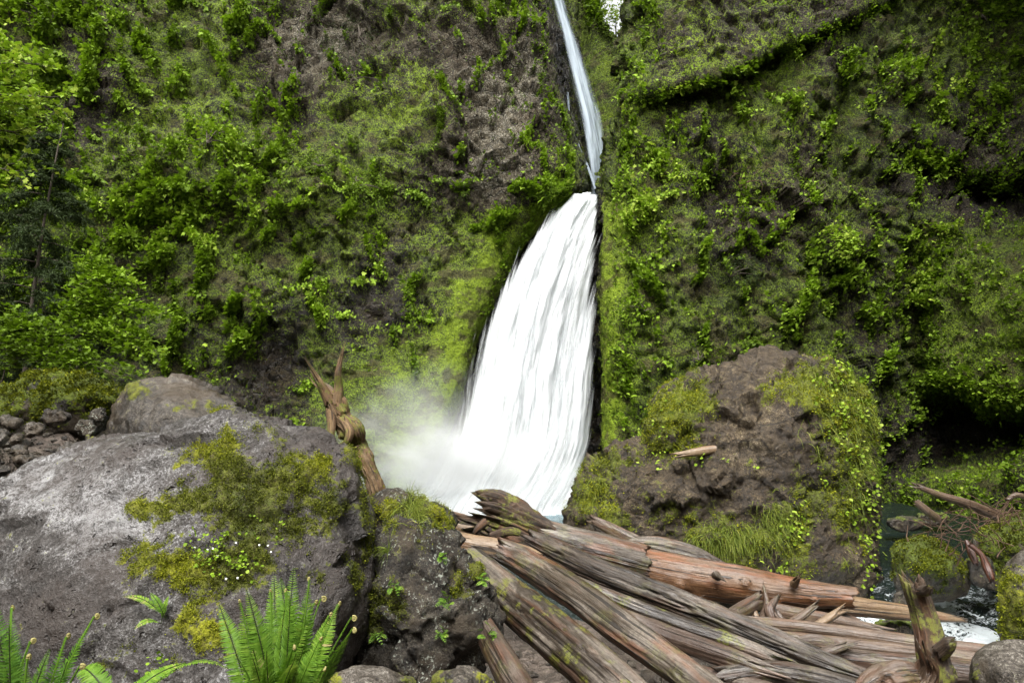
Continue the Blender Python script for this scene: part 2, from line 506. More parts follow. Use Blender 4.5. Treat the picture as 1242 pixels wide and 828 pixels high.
def log_geo(pts, seed, ns=160, k=56, ridge=0.10, lump=0.10, split=0.0, jag=(0.1, 0.1), flat=0.0, fine=0.03, knots=(), kk=1.0, hollow=0.25):
    """weathered trunk. pts rows: x,y,z,radius (world)"""
    A, Ln = resample(pts, ns)
    P, R = A[:, :3], A[:, 3]
    T, U, B = frames(P)
    s = np.linspace(0, Ln, ns)
    a = np.linspace(0, 2 * PI, k, endpoint=False)
    ss, aa = np.meshgrid(s, a, indexing='ij')
    rm = R.mean()
    c, sn = np.cos(aa), np.sin(aa)
    q = np.stack([ss * 0.9 * kk / max(rm, .05) * 0.12, c * 1.5, sn * 1.5], -1).reshape(-1, 3)
    g = np.stack([ss * 0.6 * kk / max(rm, .05) * 0.12, c * 4.2, sn * 4.2], -1).reshape(-1, 3)
    h = np.stack([ss * 3.0, c * 10, sn * 10], -1).reshape(-1, 3)
    d = 1 + lump * 0.8 * fbm(q * 1.3, 3, seed) + ridge * 0.34 * fbm(g, 4, seed + 3, 0.55, True) + fine * fbm(h, 3, seed + 9, 0.6, True) + 0.05 * fbm(np.stack([ss * 6, c * 2.5, sn * 2.5], -1).reshape(-1, 3), 3, seed + 13)
    if split:
        w = fbm(np.stack([ss * 0.5, c * 2.2, sn * 2.2], -1).reshape(-1, 3), 3, seed + 21)
        d -= split * 0.55 * np.exp(-(w / 0.035) ** 2)
    d = d.reshape(ns, k)
    for (ks, ka, kr, kh) in knots:   # fraction along, angle, radius (m), height (rel)
        da = np.angle(np.exp(1j * (aa - ka))) * rm
        dd = ((ss - ks * Ln) ** 2 + da ** 2) / kr ** 2
        d += kh * np.exp(-dd) - kh * 0.7 * np.exp(-dd * 6)
    rr = R[:, None] * d
    # jagged ends
    e = fbm(np.stack([c[0] * 2.5, sn[0] * 2.5, 0 * a + seed], -1), 4, seed + 40, 0.7)
    shift = np.zeros((ns, k))
    shift += np.exp(-ss / (rm * 1.2)) * (e[None] * jag[0] * -1)
    shift += np.exp(-(Ln - ss) / (rm * 1.2)) * (e[None] * jag[1])
    V = P[:, None] + T[:, None] * shift[..., None] + rr[..., None] * (U[:, None] * c[..., None] + B[:, None] * sn[..., None] * (1 - flat))
    gr = np.stack([ss + shift, c * rr, sn * rr], -1)
    V = V.reshape(-1, 3); gr = gr.reshape(-1, 3)
    i = np.arange(ns * k).reshape(ns, k); j = np.roll(i, -1, 1)
    F = np.stack([i[:-1], i[1:], j[1:], j[:-1]], -1).reshape(-1, 4)
    caps = []
    for end, rowi in ((0, 0), (1, ns - 1)):      # inset end faces
        base = V[rowi * k:(rowi + 1) * k]; cen = base.mean(0) + T[rowi] * rm * hollow * (1 if end == 0 else -1)
        prev = i[rowi]
        for f in (0.8, 0.55, 0.25):
            rowv = cen + (base - cen) * f + T[rowi] * (fbm(base * 14 + f * 5, 3, seed + 60) * rm * 0.18)[:, None]
            st = len(V); V = np.concatenate([V, rowv]); gr = np.concatenate([gr, np.stack([np.full(k, f * 0.1 + end * 9), gr[prev % (ns * k)][:, 1] * f, gr[prev % (ns * k)][:, 2] * f], -1)])
            new = np.arange(st, st + k)
            q4 = np.stack([prev, np.roll(prev, -1), np.roll(new, -1), new], -1)
            caps.append(q4 if end == 0 else q4[:, ::-1]); prev = new
        V = np.concatenate([V, cen[None]]); gr = np.concatenate([gr, [[end * 9, 0, 0]]])
        ci = len(V) - 1
        tri = np.stack([prev, np.roll(prev, -1), np.full(k, ci), np.full(k, ci)], -1)[:, :3]
        caps.append(tri if end == 0 else tri[:, ::-1])
    quads = np.concatenate([F] + [x for x in caps if x.shape[1] == 4])
    tris = np.concatenate([x for x in caps if x.shape[1] == 3])
    return V, [quads, tris], {'grain': gr}


def pxpath(pts):
    """rows (px,py,Y,r_px) -> world rows x,y,z,r"""
    pts = np.asarray(pts, float)
    return np.concatenate([W(pts[:, 0], pts[:, 1], pts[:, 2]), (pts[:, 3] * pts[:, 2] / FPX)[:, None]], 1)


def log(name, label, cat, pts, mat, seed, group=None, parent=None, **kw):
    V, F, at = log_geo(pxpath(pts), seed, **kw)
    o = obj(name, V, F, mat, parent, at)
    if parent is None: tag(o, label, cat, group)
    return o


_ICO = {}
def ico(level):
    if level not in _ICO:
        bm = bmesh.new(); bmesh.ops.create_icosphere(bm, subdivisions=level, radius=1)
        bm.verts.ensure_lookup_table()
        _ICO[level] = (np.array([v.co for v in bm.verts]), np.array([[v.index for v in f.verts] for f in bm.faces]))
        bm.free()
    return _ICO[level]


def hull_shape(pts, level=6, p=22):
    bm = bmesh.new()
    for q in pts: bm.verts.new(q)
    bmesh.ops.convex_hull(bm, input=bm.verts)
    c = np.mean(pts, axis=0)
    pl = []
    bm.faces.ensure_lookup_table(); bm.normal_update()
    for f in bm.faces:
        n = np.array(f.normal); d = (np.array(f.verts[0].co) - c).dot(n)
        if d < 0: n, d = -n, -d
        if not any(n.dot(m) > 0.985 for m, _ in pl): pl.append((n, max(d, 1e-3)))
    bm.free()
    D, F = ico(level)
    s = np.zeros(len(D))
    for n, d in pl: s += np.maximum(D @ n / d, 0) ** p
    return c + D * (s ** (-1.0 / p))[:, None], F


def remesh(shapes, voxel, smooth=4):
    Vs, Fs, n = [], [], 0
    for V, F in shapes: Vs.append(V); Fs.append(F + n); n += len(V)
    me = make_mesh('tmp', np.concatenate(Vs), np.concatenate(Fs))
    o = bpy.data.objects.new('tmp', me); COL.objects.link(o)
    m = o.modifiers.new('r', 'REMESH'); m.mode = 'VOXEL'; m.voxel_size = voxel
    if smooth:
        m = o.modifiers.new('s', 'SMOOTH'); m.factor = 0.5; m.iterations = smooth
    dg = bpy.context.evaluated_depsgraph_get(); dg.update()
    e = o.evaluated_get(dg); em = e.to_mesh()
    V = np.empty(len(em.vertices) * 3, np.float32); em.vertices.foreach_get('co', V)
    L = np.empty(len(em.loops), np.int32); em.loops.foreach_get('vertex_index', L)
    st = np.empty(len(em.polygons), np.int32); em.polygons.foreach_get('loop_start', st)
    tot = np.diff(np.append(st, len(L)))
    V = V.reshape(-1, 3).astype(float)
    F = [np.stack([L[st[tot == k] + j] for j in range(k)], -1) for k in (4, 3) if (tot == k).any()]
    e.to_mesh_clear(); bpy.data.objects.remove(o); bpy.data.meshes.remove(me)
    return V, F


def vnorm_multi(V, Fs):
    N = np.zeros_like(V)
    for F in Fs:
        a, b, c = V[F[:, 0]], V[F[:, 1]], V[F[:, 2]]
        fn = np.cross(b - a, c - a) if F.shape[1] == 3 else np.cross(V[F[:, 2]] - a, V[F[:, 3]] - b)
        for k in range(F.shape[1]):
            for j in range(3): N[:, j] += np.bincount(F[:, k], weights=fn[:, j], minlength=len(V))
    return nrm(N)


def boulder(name, label, cat, lobes, mat, seed, voxel=0.03, big=(0.1, 1.0), fac=(0.0, 2.0), mid=(0.03, 5.0), small=(0.008, 18.0), moss=(), moss_up=0.0, moss_n=3.0, yel=(), tone=(), tone0=0.4, cushion=0.03, group=None, p=22, layers=0.0, fuzz=0, fuzz_size=0.02, fuzz_tint=0.6, kind=None, strata=None, mossbias=0.0):
    shapes = [hull_shape(W(*np.array(L, float).T), 6, p) for L in lobes]
    V, F = remesh(shapes, voxel)
    N = vnorm_multi(V, F)
    d = big[0] * fbm(V * big[1], 3, seed)
    if fac[0]:
        d += fac[0] * facets(V * fac[1] + 0.25 * np.stack([fbm(V * 2 + k * 9, 2, seed) for k in range(3)], -1), seed + 4)
        d += fac[0] * 0.45 * facets(V * fac[1] * 2.3, seed + 14)
    if strata:
        q = V * np.array([0.5, 0.5, strata[1]])
        d += strata[0] * fbm(q, 4, seed + 50, 0.6, True)
    d += mid[0] * fbm(V * mid[1], 4, seed + 7, 0.55) + small[0] * fbm(V * small[1], 3, seed + 9, 0.6, True)
    V2 = V + N * d[:, None]
    N = vnorm_multi(V2, F)
    px, py = PROJ(V2)
    front = N[:, 1] < 0.35
    nz = fbm(V2 * moss_n, 4, seed + 77, 0.6)
    m = np.where(front, blobs(px, py, moss), 0) + moss_up * sstep(0.15, 0.75, N[:, 2] + nz * 0.5)
    m = np.clip(m + (nz * 0.9 + 0.5 * fbm(V2 * moss_n * 4, 3, seed + 78)) * sstep(0.0, 0.2, m) + mossbias, 0, 1)
    y = np.clip(0.45 + blobs(px, py, yel) + 0.3 * fbm(V2 * 2.2, 3, seed + 81), 0, 1)
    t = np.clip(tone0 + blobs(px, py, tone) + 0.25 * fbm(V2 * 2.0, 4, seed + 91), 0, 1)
    mm = sstep(0.4, 0.7, m)
    V2 = V2 + N * (cushion * mm * (0.6 + 0.8 * fbm(V2 * 0.55 / max(cushion, .01), 3, seed + 33)))[:, None]
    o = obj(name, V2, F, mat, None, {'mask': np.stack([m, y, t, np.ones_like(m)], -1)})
    tag(o, label, cat, group, kind)
    if fuzz:
        w = sstep(0.2, 0.75, m) * front * (0.08 + sstep(-0.15, 0.2, fbm(V2 * 0.3 / fuzz_size, 3, seed + 41)))
        idx = RNG.choice(len(V2), fuzz, p=w / w.sum())
        Lf = Leaves()
        P = V2[idx] + RNG.normal(size=(fuzz, 3)) * voxel * 0.6
        D = nrm(N[idx] + RNG.normal(size=(fuzz, 3)) * 0.7 + np.array([0, 0, 0.2]))
        Lf.add(P - N[idx] * fuzz_size * 0.3, D, nrm(N[idx] + RNG.normal(size=(fuzz, 3)) * 0.6), fuzz_size * RNG.uniform(0.6, 1.4, fuzz), T_DIAMOND, np.clip(fuzz_tint + (y[idx] - 0.5) * 0.9 + RNG.normal(size=fuzz) * 0.14, 0, 1))
        Lf.build('moss', MOSSY, o)
    return o, V2, N, m, front


def pick(V, N, wt, n):
    wt = np.maximum(wt, 0); wt = wt / wt.sum()
    i = RNG.choice(len(V), n, p=wt)
    return V[i], N[i]


# fern fronds -----------------------------------------------------------------
def frond(L, base, tip, up, npin, plen, tint, droop=0.25, pw=0.16, curl=0.0, stem=0.004, ang=0.35, start=0.15, fold=0.0):
    base = np.asarray(base, float); tip = np.asarray(tip, float)
    t = np.linspace(0, 1, 26)
    ln = np.linalg.norm(tip - base)
    sd = RNG.normal(size=3) * 0.05 * ln
    path = base + (tip - base) * t[:, None] + sd * (t ** 2 * (1.6 - t))[:, None] + np.asarray(up, float) * (np.sin(t * PI) * droop * ln)[:, None]
    if curl:   # fiddlehead
        T = nrm((path[-1] - path[-3])[None])[0]
        U = nrm(np.cross(np.cross(T, up), T)[None])[0]
        th = np.linspace(0, 2.6 * PI, 18); rr = curl * (1 - th / (2.9 * PI))
        c = path[-1] - U * curl
        extra = c + (U * (np.cos(th) * rr)[:, None] + T * (np.sin(th) * rr)[:, None])
        L.tube(extra[1:], np.linspace(stem * 1.1, stem * 1.6, 17), 0.93, 5)
    L.tube(path, np.linspace(stem, stem * (0.85 if curl else 0.35), 26), 0.08 if not curl else 0.62, 5)
    T = nrm(np.gradient(path, axis=0)); S = nrm(np.cross(T, np.asarray(up, float)[None] + 0 * T)); Nn = np.cross(S, T)
    tt = np.linspace(start, 0.985, npin)
    for sgn in (-1, 1):
        P = np.stack([np.interp(tt, t, path[:, k]) for k in range(3)], -1)
        Ti = np.stack([np.interp(tt, t, T[:, k]) for k in range(3)], -1); Si = np.stack([np.interp(tt, t, S[:, k]) for k in range(3)], -1); Ni = np.stack([np.interp(tt, t, Nn[:, k]) for k in range(3)], -1)
        prof = np.minimum(1, (tt - start) / 0.18 + 0.45) * (1 - np.clip((tt - 0.45) / 0.55, 0, 1) ** 1.6 * 0.9)
        if curl: prof = np.maximum(prof * (1 - 0.4 * sstep(0.75, 1.0, tt)), 0.16)
        D = Si * sgn + Ti * ang + Ni * fold + RNG.normal(size=P.shape) * 0.06
        tn = np.clip(tint + RNG.normal(size=npin) * 0.06 + 0.22 * tt, 0, 1)
        L.add(P, D, Ni + RNG.normal(size=P.shape) * 0.12, plen * prof, np.array([(0, 0.06, 0), (0.3, 0.5, 0.05), (0.75, 0.3, 0.0), (1, 0, -0.08), (0.75, -0.3, 0.0), (0.3, -0.5, 0.05), (0, -0.06, 0)]) * np.array([1, pw / 0.5, 1]), tn)

# ------------------------------------------------------------------ shared materials
M_CLIFF = mat_cliff()
LEAFY = mat_leaf('leaf_green', [(0, (0.026, 0.040, 0.005)), (0.3, (0.062, 0.102, 0.007)), (0.6, (0.128, 0.210, 0.011)), (0.85, (0.195, 0.30, 0.020)), (1, (0.28, 0.35, 0.05))], 0.25, 0.65)
MOSSY = mat_leaf('moss_tufts', [(0, (0.024, 0.024, 0.006)), (0.35, (0.065, 0.078, 0.007)), (0.65, (0.17, 0.19, 0.009)), (1, (0.32, 0.32, 0.016))], 0.2, 0.8)
GRASSY = mat_leaf('grass_blades', [(0, (0.03, 0.035, 0.01)), (0.4, (0.08, 0.115, 0.016)), (0.75, (0.18, 0.22, 0.03)), (1, (0.34, 0.34, 0.09))], 0.3)
FERNY = mat_leaf('fern_green', [(0, (0.03, 0.02, 0.01)), (0.12, (0.02, 0.04, 0.008)), (0.4, (0.04, 0.10, 0.010)), (0.7, (0.11, 0.21, 0.02)), (0.88, (0.2, 0.29, 0.04)), (0.93, (0.34, 0.30, 0.12)), (1, (0.42, 0.36, 0.2))], 0.3)
CONIFER = mat_leaf('conifer_needles', [(0, (0.010, 0.016, 0.006)), (0.5, (0.028, 0.045, 0.012)), (1, (0.07, 0.10, 0.03))], 0.15, 0.7)
DEADTWIG = mat_plain('dead_twig_bark', (0.025, 0.015, 0.009), (0.12, 0.068, 0.038), 30, 0.85)
BARK = mat_plain('tree_bark', (0.03, 0.024, 0.018), (0.10, 0.08, 0.06), 24, 0.9, (1, 1, 0.3))


# ------------------------------------------------------------------ cliffs
def cliff(name, C, nr, nc, dY, masks, leaf_spec, seed, flip, relief=(0.75, 0.75, 0.2, 0.09)):
    G = loft(C, nr, nc)
    px, py, Y = G[..., 0].ravel(), G[..., 1].ravel(), G[..., 2].ravel()
    Y = Y + dY(px, py)
    V = W(px, py, Y)
    F = grid_faces(nr, nc)
    if flip: F = F[:, ::-1]
    N = vnormals(V, F)
    moss, yel, tone, wet, smooth = masks(px, py, V)
    warp = 0.35 * np.stack([fbm(V * 0.9 + k * 9, 3, seed + k) for k in range(3)], -1)
    crag = 1 - smooth
    d = relief[0] * fbm(V * 0.28, 3, seed) * (0.35 + 0.65 * crag)
    crag = crag * (0.72 + 0.28 * sstep(0.65, 0.3, moss))
    d += crag * relief[1] * (facets((V + warp) * np.array([0.8, 0.8, 0.5]), seed + 3) * 0.6 + facets((V + warp) * 1.7, seed + 8) * 0.36)
    d += relief[2] * fbm(V * 1.5, 4, seed + 5, 0.55) * (0.45 + 0.55 * crag)
    d += relief[3] * fbm(V * 5.0, 4, seed + 6, 0.6) * (0.5 + 0.5 * crag)
    d += smooth * 0.05 * fbm(V * np.array([2.5, 2.5, 0.9]), 3, seed + 16)
    d += 0.12 * sstep(0.45, 0.7, moss) * (0.5 + fbm(V * 2.6, 3, seed + 12)) * (1 - 0.7 * smooth)
    V = V + N * d[:, None]
    N = vnormals(V, F)
    o = obj(name, V, F, M_CLIFF, None, {'mask': np.stack([moss, yel, tone, np.ones_like(moss)], -1), 'wet': wet}, True, (0, 0, 0))
    tag(o, kind='structure')
    g = V.reshape(nr, nc, 3)
    area = np.linalg.norm(np.cross(np.gradient(g, axis=0), np.gradient(g, axis=1)), axis=-1).ravel()
    vis = (px > -60) & (px < 1300) & (py > -60) & (py < 660) & (N[:, 1] < 0.3)
    return o, V, N, px, py, area * vis


RL = [-900, -500, -200, -60, 0, 100, 200, 240, 310, 400, 470, 530, 600, 680]
EL = ([-900, -200, 0, 60, 100, 150, 200, 238, 262, 310, 350, 400, 450, 500, 535, 600, 680], [640, 648, 655, 666, 675, 687, 695, 694, 664, 624, 602, 582, 568, 554, 538, 502, 470])
eL = lambda p: np.interp(p, *EL)
CL = []
for p in RL:
    e = float(eL(p)); xs = [-1300, -700, -300, -60] + [60 + f * (e - 130) for f in (0, .25, .5, .75, 1)] + [e - 20, e, e + 12, e + 45]
    ys = [6, 12, 17, 20.5, 22.5, 24.3, 25.6, 26.5, 27, 27.6, 28.8, 32.0, 38]
    lean = 4.0 * (525 - p) / 525
    CL.append([(x, p, y + lean * y / 27) for x, y in zip(xs, ys)])


def dYL(px, py):
    d = blobs(px, py, [(335, 440, 50, 60, 0.5), (625, 45, 40, 30, -0.7), (560, 150, 70, 70, -0.6), (230, 210, 90, 50, -0.8), (430, 60, 50, 60, 0.8),
                       (460, 470, 60, 60, -0.5), (650, 215, 50, 30, -0.5), (60, 430, 90, 60, 1.2), (420, 230, 60, 40, -0.5)])
    return d


def stripL(px, py):
    d = eL(py) - px
    k = fbm(np.stack([px * 0.05, py * 0.018, 0 * px], -1), 4, 88)
    return sstep(62, 10, d + 45 * k) * sstep(-25, -2, d) * sstep(225, 270, py) * sstep(-0.75, 0.1, k + 0.3)


def masksL(px, py, V):
    n = fbm(V * 0.5, 4, 61); n2 = fbm(V * 1.3, 4, 62)
    bare = blobs(px, py, [(395, 45, 95, 55, .85), (350, 110, 40, 60, .4), (610, 140, 60, 110, .95), (650, 70, 25, 60, .5), (560, 60, 60, 50, .4), (585, 220, 45, 40, .6), (520, 210, 30, 50, .25), (110, 60, 40, 60, .4), (60, 150, 70, 40, .3)])
    brown = blobs(px, py, [(335, 440, 42, 62, 1.1), (455, 375, 65, 48, .75), (290, 480, 60, 40, .7), (520, 385, 40, 30, .4), (60, 400, 110, 70, .5), (400, 520, 90, 40, .2), (490, 300, 40, 50, .35), (140, 150, 120, 40, .35)])
    st = stripL(px, py)
    low = blobs(px, py, [(500, 480, 85, 70, 1.0), (560, 350, 70, 60, .6), (620, 255, 65, 35, .7), (440, 540, 60, 40, .7)])
    moss = np.clip(0.72 + 0.30 * n - 1.1 * bare - 0.6 * brown + 0.6 * st + 0.35 * low, 0, 1)
    yel = np.clip(0.32 + 0.3 * n2 + blobs(px, py, [(600, 40, 70, 50, .35), (190, 130, 60, 40, .4), (500, 120, 80, 60, .2), (330, 60, 60, 40, .2), (640, 190, 40, 60, .2)]) + 0.62 * st + 0.3 * low + blobs(px, py, [(130, 420, 160, 110, -.3)]), 0, 1)
    tone = np.clip(0.30 + 0.66 * bare - 0.02 * brown + 0.2 * n2, 0, 1)
    wet = np.clip(brown * 0.7 + sstep(-5, 4, px - eL(py)), 0, 1)
    tone = np.where(px > eL(py) + 2, 0.12, tone)
    moss = np.where((px > eL(py) + 4) & (py > 240), 0.1, moss)
    moss = np.where((px > eL(py) + 3) & (py <= 200) & (py > 40), moss - 0.3, moss)
    smooth = np.clip(st + 0.6 * low + 0.35 * sstep(380, 480, py) + 0.45 * sstep(40, 8, eL(py) - px), 0, 1)
    return moss, yel, tone, wet, smooth


o_l, VL, NL, pxL, pyL, arL = cliff('cliff_left', CL, 420, 760, dYL, masksL, None, 101, False)

RR = [-900, -500, -200, -60, 0, 60, 120, 200, 260, 330, 400, 470, 530, 580, 640, 720]
ER = ([-900, -60, 0, 60, 100, 150, 185, 215, 240, 300, 400, 470, 540, 600, 720], [765, 757, 755, 752, 750, 748, 744, 737, 729, 722, 722, 724, 721, 715, 705])
eR = lambda p: np.interp(p, *ER)
CR = []
for p in RR:
    e = float(eR(p))
    b = float(sstep(265, 330, p))
    xs = [e + 26, e + 3, e, e + 12, e + 42, 850, 940, 1030, 1105, 1150, 1215, 1320, 1500, 1900]
    ys = [40, 33, 30.2, 28.6, 27.6, 27.2, 27.5, 28.3, 29.2 + 1.3 * b, 28.8, 27.8 - 1.6 * b, 25.5 - 2 * b, 18, 10]
    lean = 2.2 * (525 - p) / 525
    CR.append([(x, p, y + lean * y / 27) for x, y in zip(xs, ys)])
LINE = lambda x: np.interp(x, [740, 790, 870, 960, 1030, 1110, 1200, 1300], [128, 113, 96, 56, 20, -20, -60, -100])


def dYR(px, py):
    l = LINE(px)
    up = sstep(3, -3, py - l) * np.exp(-np.clip(l - py, 0, 999) / 160) * sstep(752, 800, px)
    d = -1.15 * up * sstep(1200, 1000, px)
    d += 0.55 * np.exp(-((py - l - 12) / 14) ** 2) * sstep(790, 840, px) * sstep(1120, 1040, px)
    d -= 6.5 * sstep(1020, 1250, px) * sstep(40, -220, py)
    d += blobs(px, py, [(1205, 235, 55, 20, 2.2), (1128, 205, 34, 20, 1.6), (1180, 180, 40, 40, 0.7), (940, 250, 45, 70, -0.5), (830, 300, 40, 80, -0.4), (880, 230, 30, 40, 0.4), (1010, 120, 40, 40, -0.5), (1112, 430, 14, 110, 0.9)])
    d += 4.0 * sstep(472, 500, py + 0.25 * (1200 - px) * 0 + 14 * np.sin(px * 0.045)) * sstep(590, 540, py + 0.18 * (px - 1180)) * sstep(1095, 1165, px)
    d -= 1.6 * sstep(545, 600, py + 0.18 * (px - 1180)) * sstep(1075, 1140, px)
    return d


def stripR(px, py):
    d = px - eR(py)
    k = fbm(np.stack([px * 0.06, py * 0.018, 0 * px], -1), 4, 89)
    return sstep(46, 14, d + 30 * k) * sstep(-2, 6, d) * sstep(225, 262, py)


def masksR(px, py, V):
    n = fbm(V * 0.5, 4, 71); n2 = fbm(V * 1.3, 4, 72)
    l = LINE(px)
    block = sstep(4, -8, py - l) * sstep(765, 800, px) * sstep(1080, 1020, px)
    bare = 0.45 * block + blobs(px, py, [(985, 200, 40, 80, .7), (940, 260, 45, 50, .6), (1005, 70, 20, 25, .7), (910, 300, 40, 40, .4), (1060, 290, 30, 30, .3), (1200, 160, 60, 60, .6)])
    brown = blobs(px, py, [(840, 160, 50, 30, .6), (870, 230, 35, 50, .6), (850, 330, 30, 30, .3), (1060, 400, 45, 110, .45), (1080, 560, 60, 40, .8), (1180, 530, 90, 38, 1.3), (1130, 210, 60, 50, .6), (1205, 240, 60, 30, 1.0), (1235, 590, 30, 30, .6)])
    st = stripR(px, py)
    bul = blobs(px, py, [(1190, 395, 80, 95, 1.0), (1150, 575, 60, 16, .7), (1210, 570, 40, 14, .8), (1120, 560, 40, 30, .4)])
    moss = np.clip(0.74 + 0.30 * n - 0.7 * bare - 0.75 * brown + 0.6 * st + 0.4 * bul, 0, 1)
    yel = np.clip(0.30 + 0.3 * n2 + 0.65 * st + 0.2 * bul + blobs(px, py, [(850, 50, 60, 40, .3), (920, 60, 60, 30, .3), (870, 200, 60, 60, .15), (960, 150, 60, 40, .2), (1130, 180, 130, 130, -.25), (1060, 440, 60, 90, -.05)]), 0, 1)
    tone = np.clip(0.27 + 0.40 * bare + 0.2 * n2 - 0.1 * blobs(px, py, [(1180, 530, 90, 40, 1)]), 0, 1)
    edge = sstep(6, 1, px - eR(py)) * sstep(225, 245, py)
    moss = moss * (1 - edge); tone = tone * (1 - edge) + 0.1 * edge
    wet = np.clip(edge + blobs(px, py, [(1180, 540, 90, 40, .7)]), 0, 1)
    smooth = np.clip(st + 0.7 * bul + 0.3 * block, 0, 1)
    return moss, yel, tone, wet, smooth


o_r, VR, NR, pxR, pyR, arR = cliff('cliff_right', CR, 460, 760, dYR, masksR, None, 202, False)

# the wet wall behind the lower fall, and the two sides of the gorge above it
CB = [[(x, p, y + dy) for x, dy in ((430, -1.5), (520, 0), (600, 0.6), (680, 0.8), (735, 0.4), (790, 0.4))] for p, y in ((243, 44), (245, 37), (246, 33.2), (252, 32.3), (300, 31.6), (420, 31), (540, 30.6), (680, 30))]
def masksB(px, py, V):
    z = np.zeros_like(px); n = fbm(V * 0.8, 4, 5)
    return z + 0.16 + 0.2 * n, z + 0.3, z + 0.14 + 0.1 * n, z + 1, z + 0.2
cliff('cliff_behind_fall', CB, 150, 120, lambda x, y: 0 * x, masksB, None, 303, False, (0.2, 0.3, 0.12, 0.05))
CG = [[(x + off, p, y) for x, y in ((615, 35), (650, 38), (680, 40.2), (705, 41), (730, 40.4), (770, 39))] for p, off in ((-700, -30), (-300, -20), (-100, -14), (0, -6), (70, 4), (140, 10), (200, 14), (262, 16))]
CG = [[(x, p, y - 2.6 * max(0, p) / 240 + max(0, -p) * 0.006) for x, p, y in r] for r in CG]
def dYG(px, py): return 5.0 * sstep(690, 705, px - 0.16 * py + 8) * sstep(60, -20, py)
def masksG(px, py, V):
    n = fbm(V * 0.6, 4, 15); cx = np.interp(py, [-60, 0, 60, 100, 140, 180, 226], [666, 676, 690, 701, 713, 721, 724])
    s = sstep(6, 26, px - cx)
    return np.clip(0.30 + 0.45 * s + 0.45 * n, 0, 1), np.clip(0.35 + 0.3 * n + 0.15 * s, 0, 1), 0.16 + 0.12 * n + 0 * px, 1 - s, 0.3 + 0 * px
# left and back face of the upper gorge (ends left of the gap of sky)
CG1 = [[c for c in r[:4]] + [(r[3][0] + 10, r[3][1], r[3][2] + 2)] for r in CG]
cliff('cliff_gorge_back', CG1, 260, 110, lambda x, y: 0 * x, masksG, None, 404, False, (0.5, 0.5, 0.2, 0.06))
TOPG = lambda x: np.interp(x, [680, 700, 712, 722, 735, 750, 790], [-120, -60, -12, 8, 34, 44, 40])
CG2 = []
for k, f in enumerate((-0.12, 0, 0.06, 0.2, 0.4, 0.6, 0.8, 1.0, 1.2)):
    CG2.append([(x, TOPG(x) + (245 - TOPG(x)) * max(f, 0) + (3 if f < 0 else 0), y + (4 if f < 0 else 0) - 3.5 * max(f, 0)) for x, y in ((694, 43), (706, 41), (718, 39.5), (732, 38.6), (748, 38.0), (775, 37), (800, 37))])
def masksG2(px, py, V):
    n = fbm(V * 0.6, 4, 25)
    return np.clip(0.78 + 0.35 * n, 0, 1), np.clip(0.42 + 0.4 * n, 0, 1), 0.3 + 0.12 * n, 0 * px, 0.5 + 0 * px
_, VG, NG, pxG, pyG, arG = cliff('cliff_gorge_side', CG2, 180, 140, lambda x, y: 0 * x, masksG2, None, 505, False, (0.6, 0.4, 0.2, 0.06))


# unseen canyon continuation behind the camera, added to block low sky light
th = np.linspace(-0.15 * PI, 1.15 * PI, 120)
hz = np.linspace(-3, 26, 60)
TH, HZ = np.meshgrid(th, hz)
RX = 21 + 0.12 * HZ
VB = np.stack([np.cos(TH) * RX, -2 - np.sin(TH) * (26 + 0.15 * HZ), HZ], -1).reshape(-1, 3)
VB += (1.6 * fbm(VB * 0.18, 4, 900))[:, None] * nrm(VB * np.array([1, 1, 0]))
nb_ = fbm(VB * 0.3, 4, 901); zb_ = 0 * nb_
tag(obj('cliff_unseen_downstream', VB, grid_faces(60, 120), M_CLIFF, None, {'mask': np.stack([0.8 + 0.4 * nb_, 0.3 + 0.3 * nb_, zb_ + .25, zb_ + 1], -1), 'wet': zb_}, True, (0, 0, 0)), kind='structure')


# plants that carpet the cliffs ------------------------------------------------
def carpet(name, V, N, px, py, area, dens, specs, mat, seed):
    """specs: list of (density map fn, count, per, R, size, template, tint, kw)"""
    L = Leaves(); ledge = 0.3 + 0.8 * sstep(-0.2, 0.35, N[:, 2] + 0.25 * fbm(V * 2.5, 2, seed + 5))
    for fn, cnt, per, R, size, tm, tint, kw in specs:
        w = np.clip(fn(px, py, V), 0, None) * area * ledge
        i = RNG.choice(len(V), cnt, p=w / w.sum())
        tn = np.clip(tint + 0.22 * fbm(V[i] * 0.8, 3, seed) + 0.26 * fbm(V[i] * 0.3, 2, seed + 3) + RNG.normal(size=cnt) * 0.07, 0, 1)
        clump(L, V[i] + N[i] * 0.03, N[i], per, R * RNG.uniform(0.6, 1.3, cnt), size * RNG.uniform(0.75, 1.3, cnt), tm, tn, **kw)
    o = L.build(name, mat, None, (0, 0, 0))
    return tag(o, kind='stuff')


def nz(V, s, seed, lo=-0.22, hi=0.14): return 0.04 + sstep(lo, hi, fbm(V * s, 4, seed))

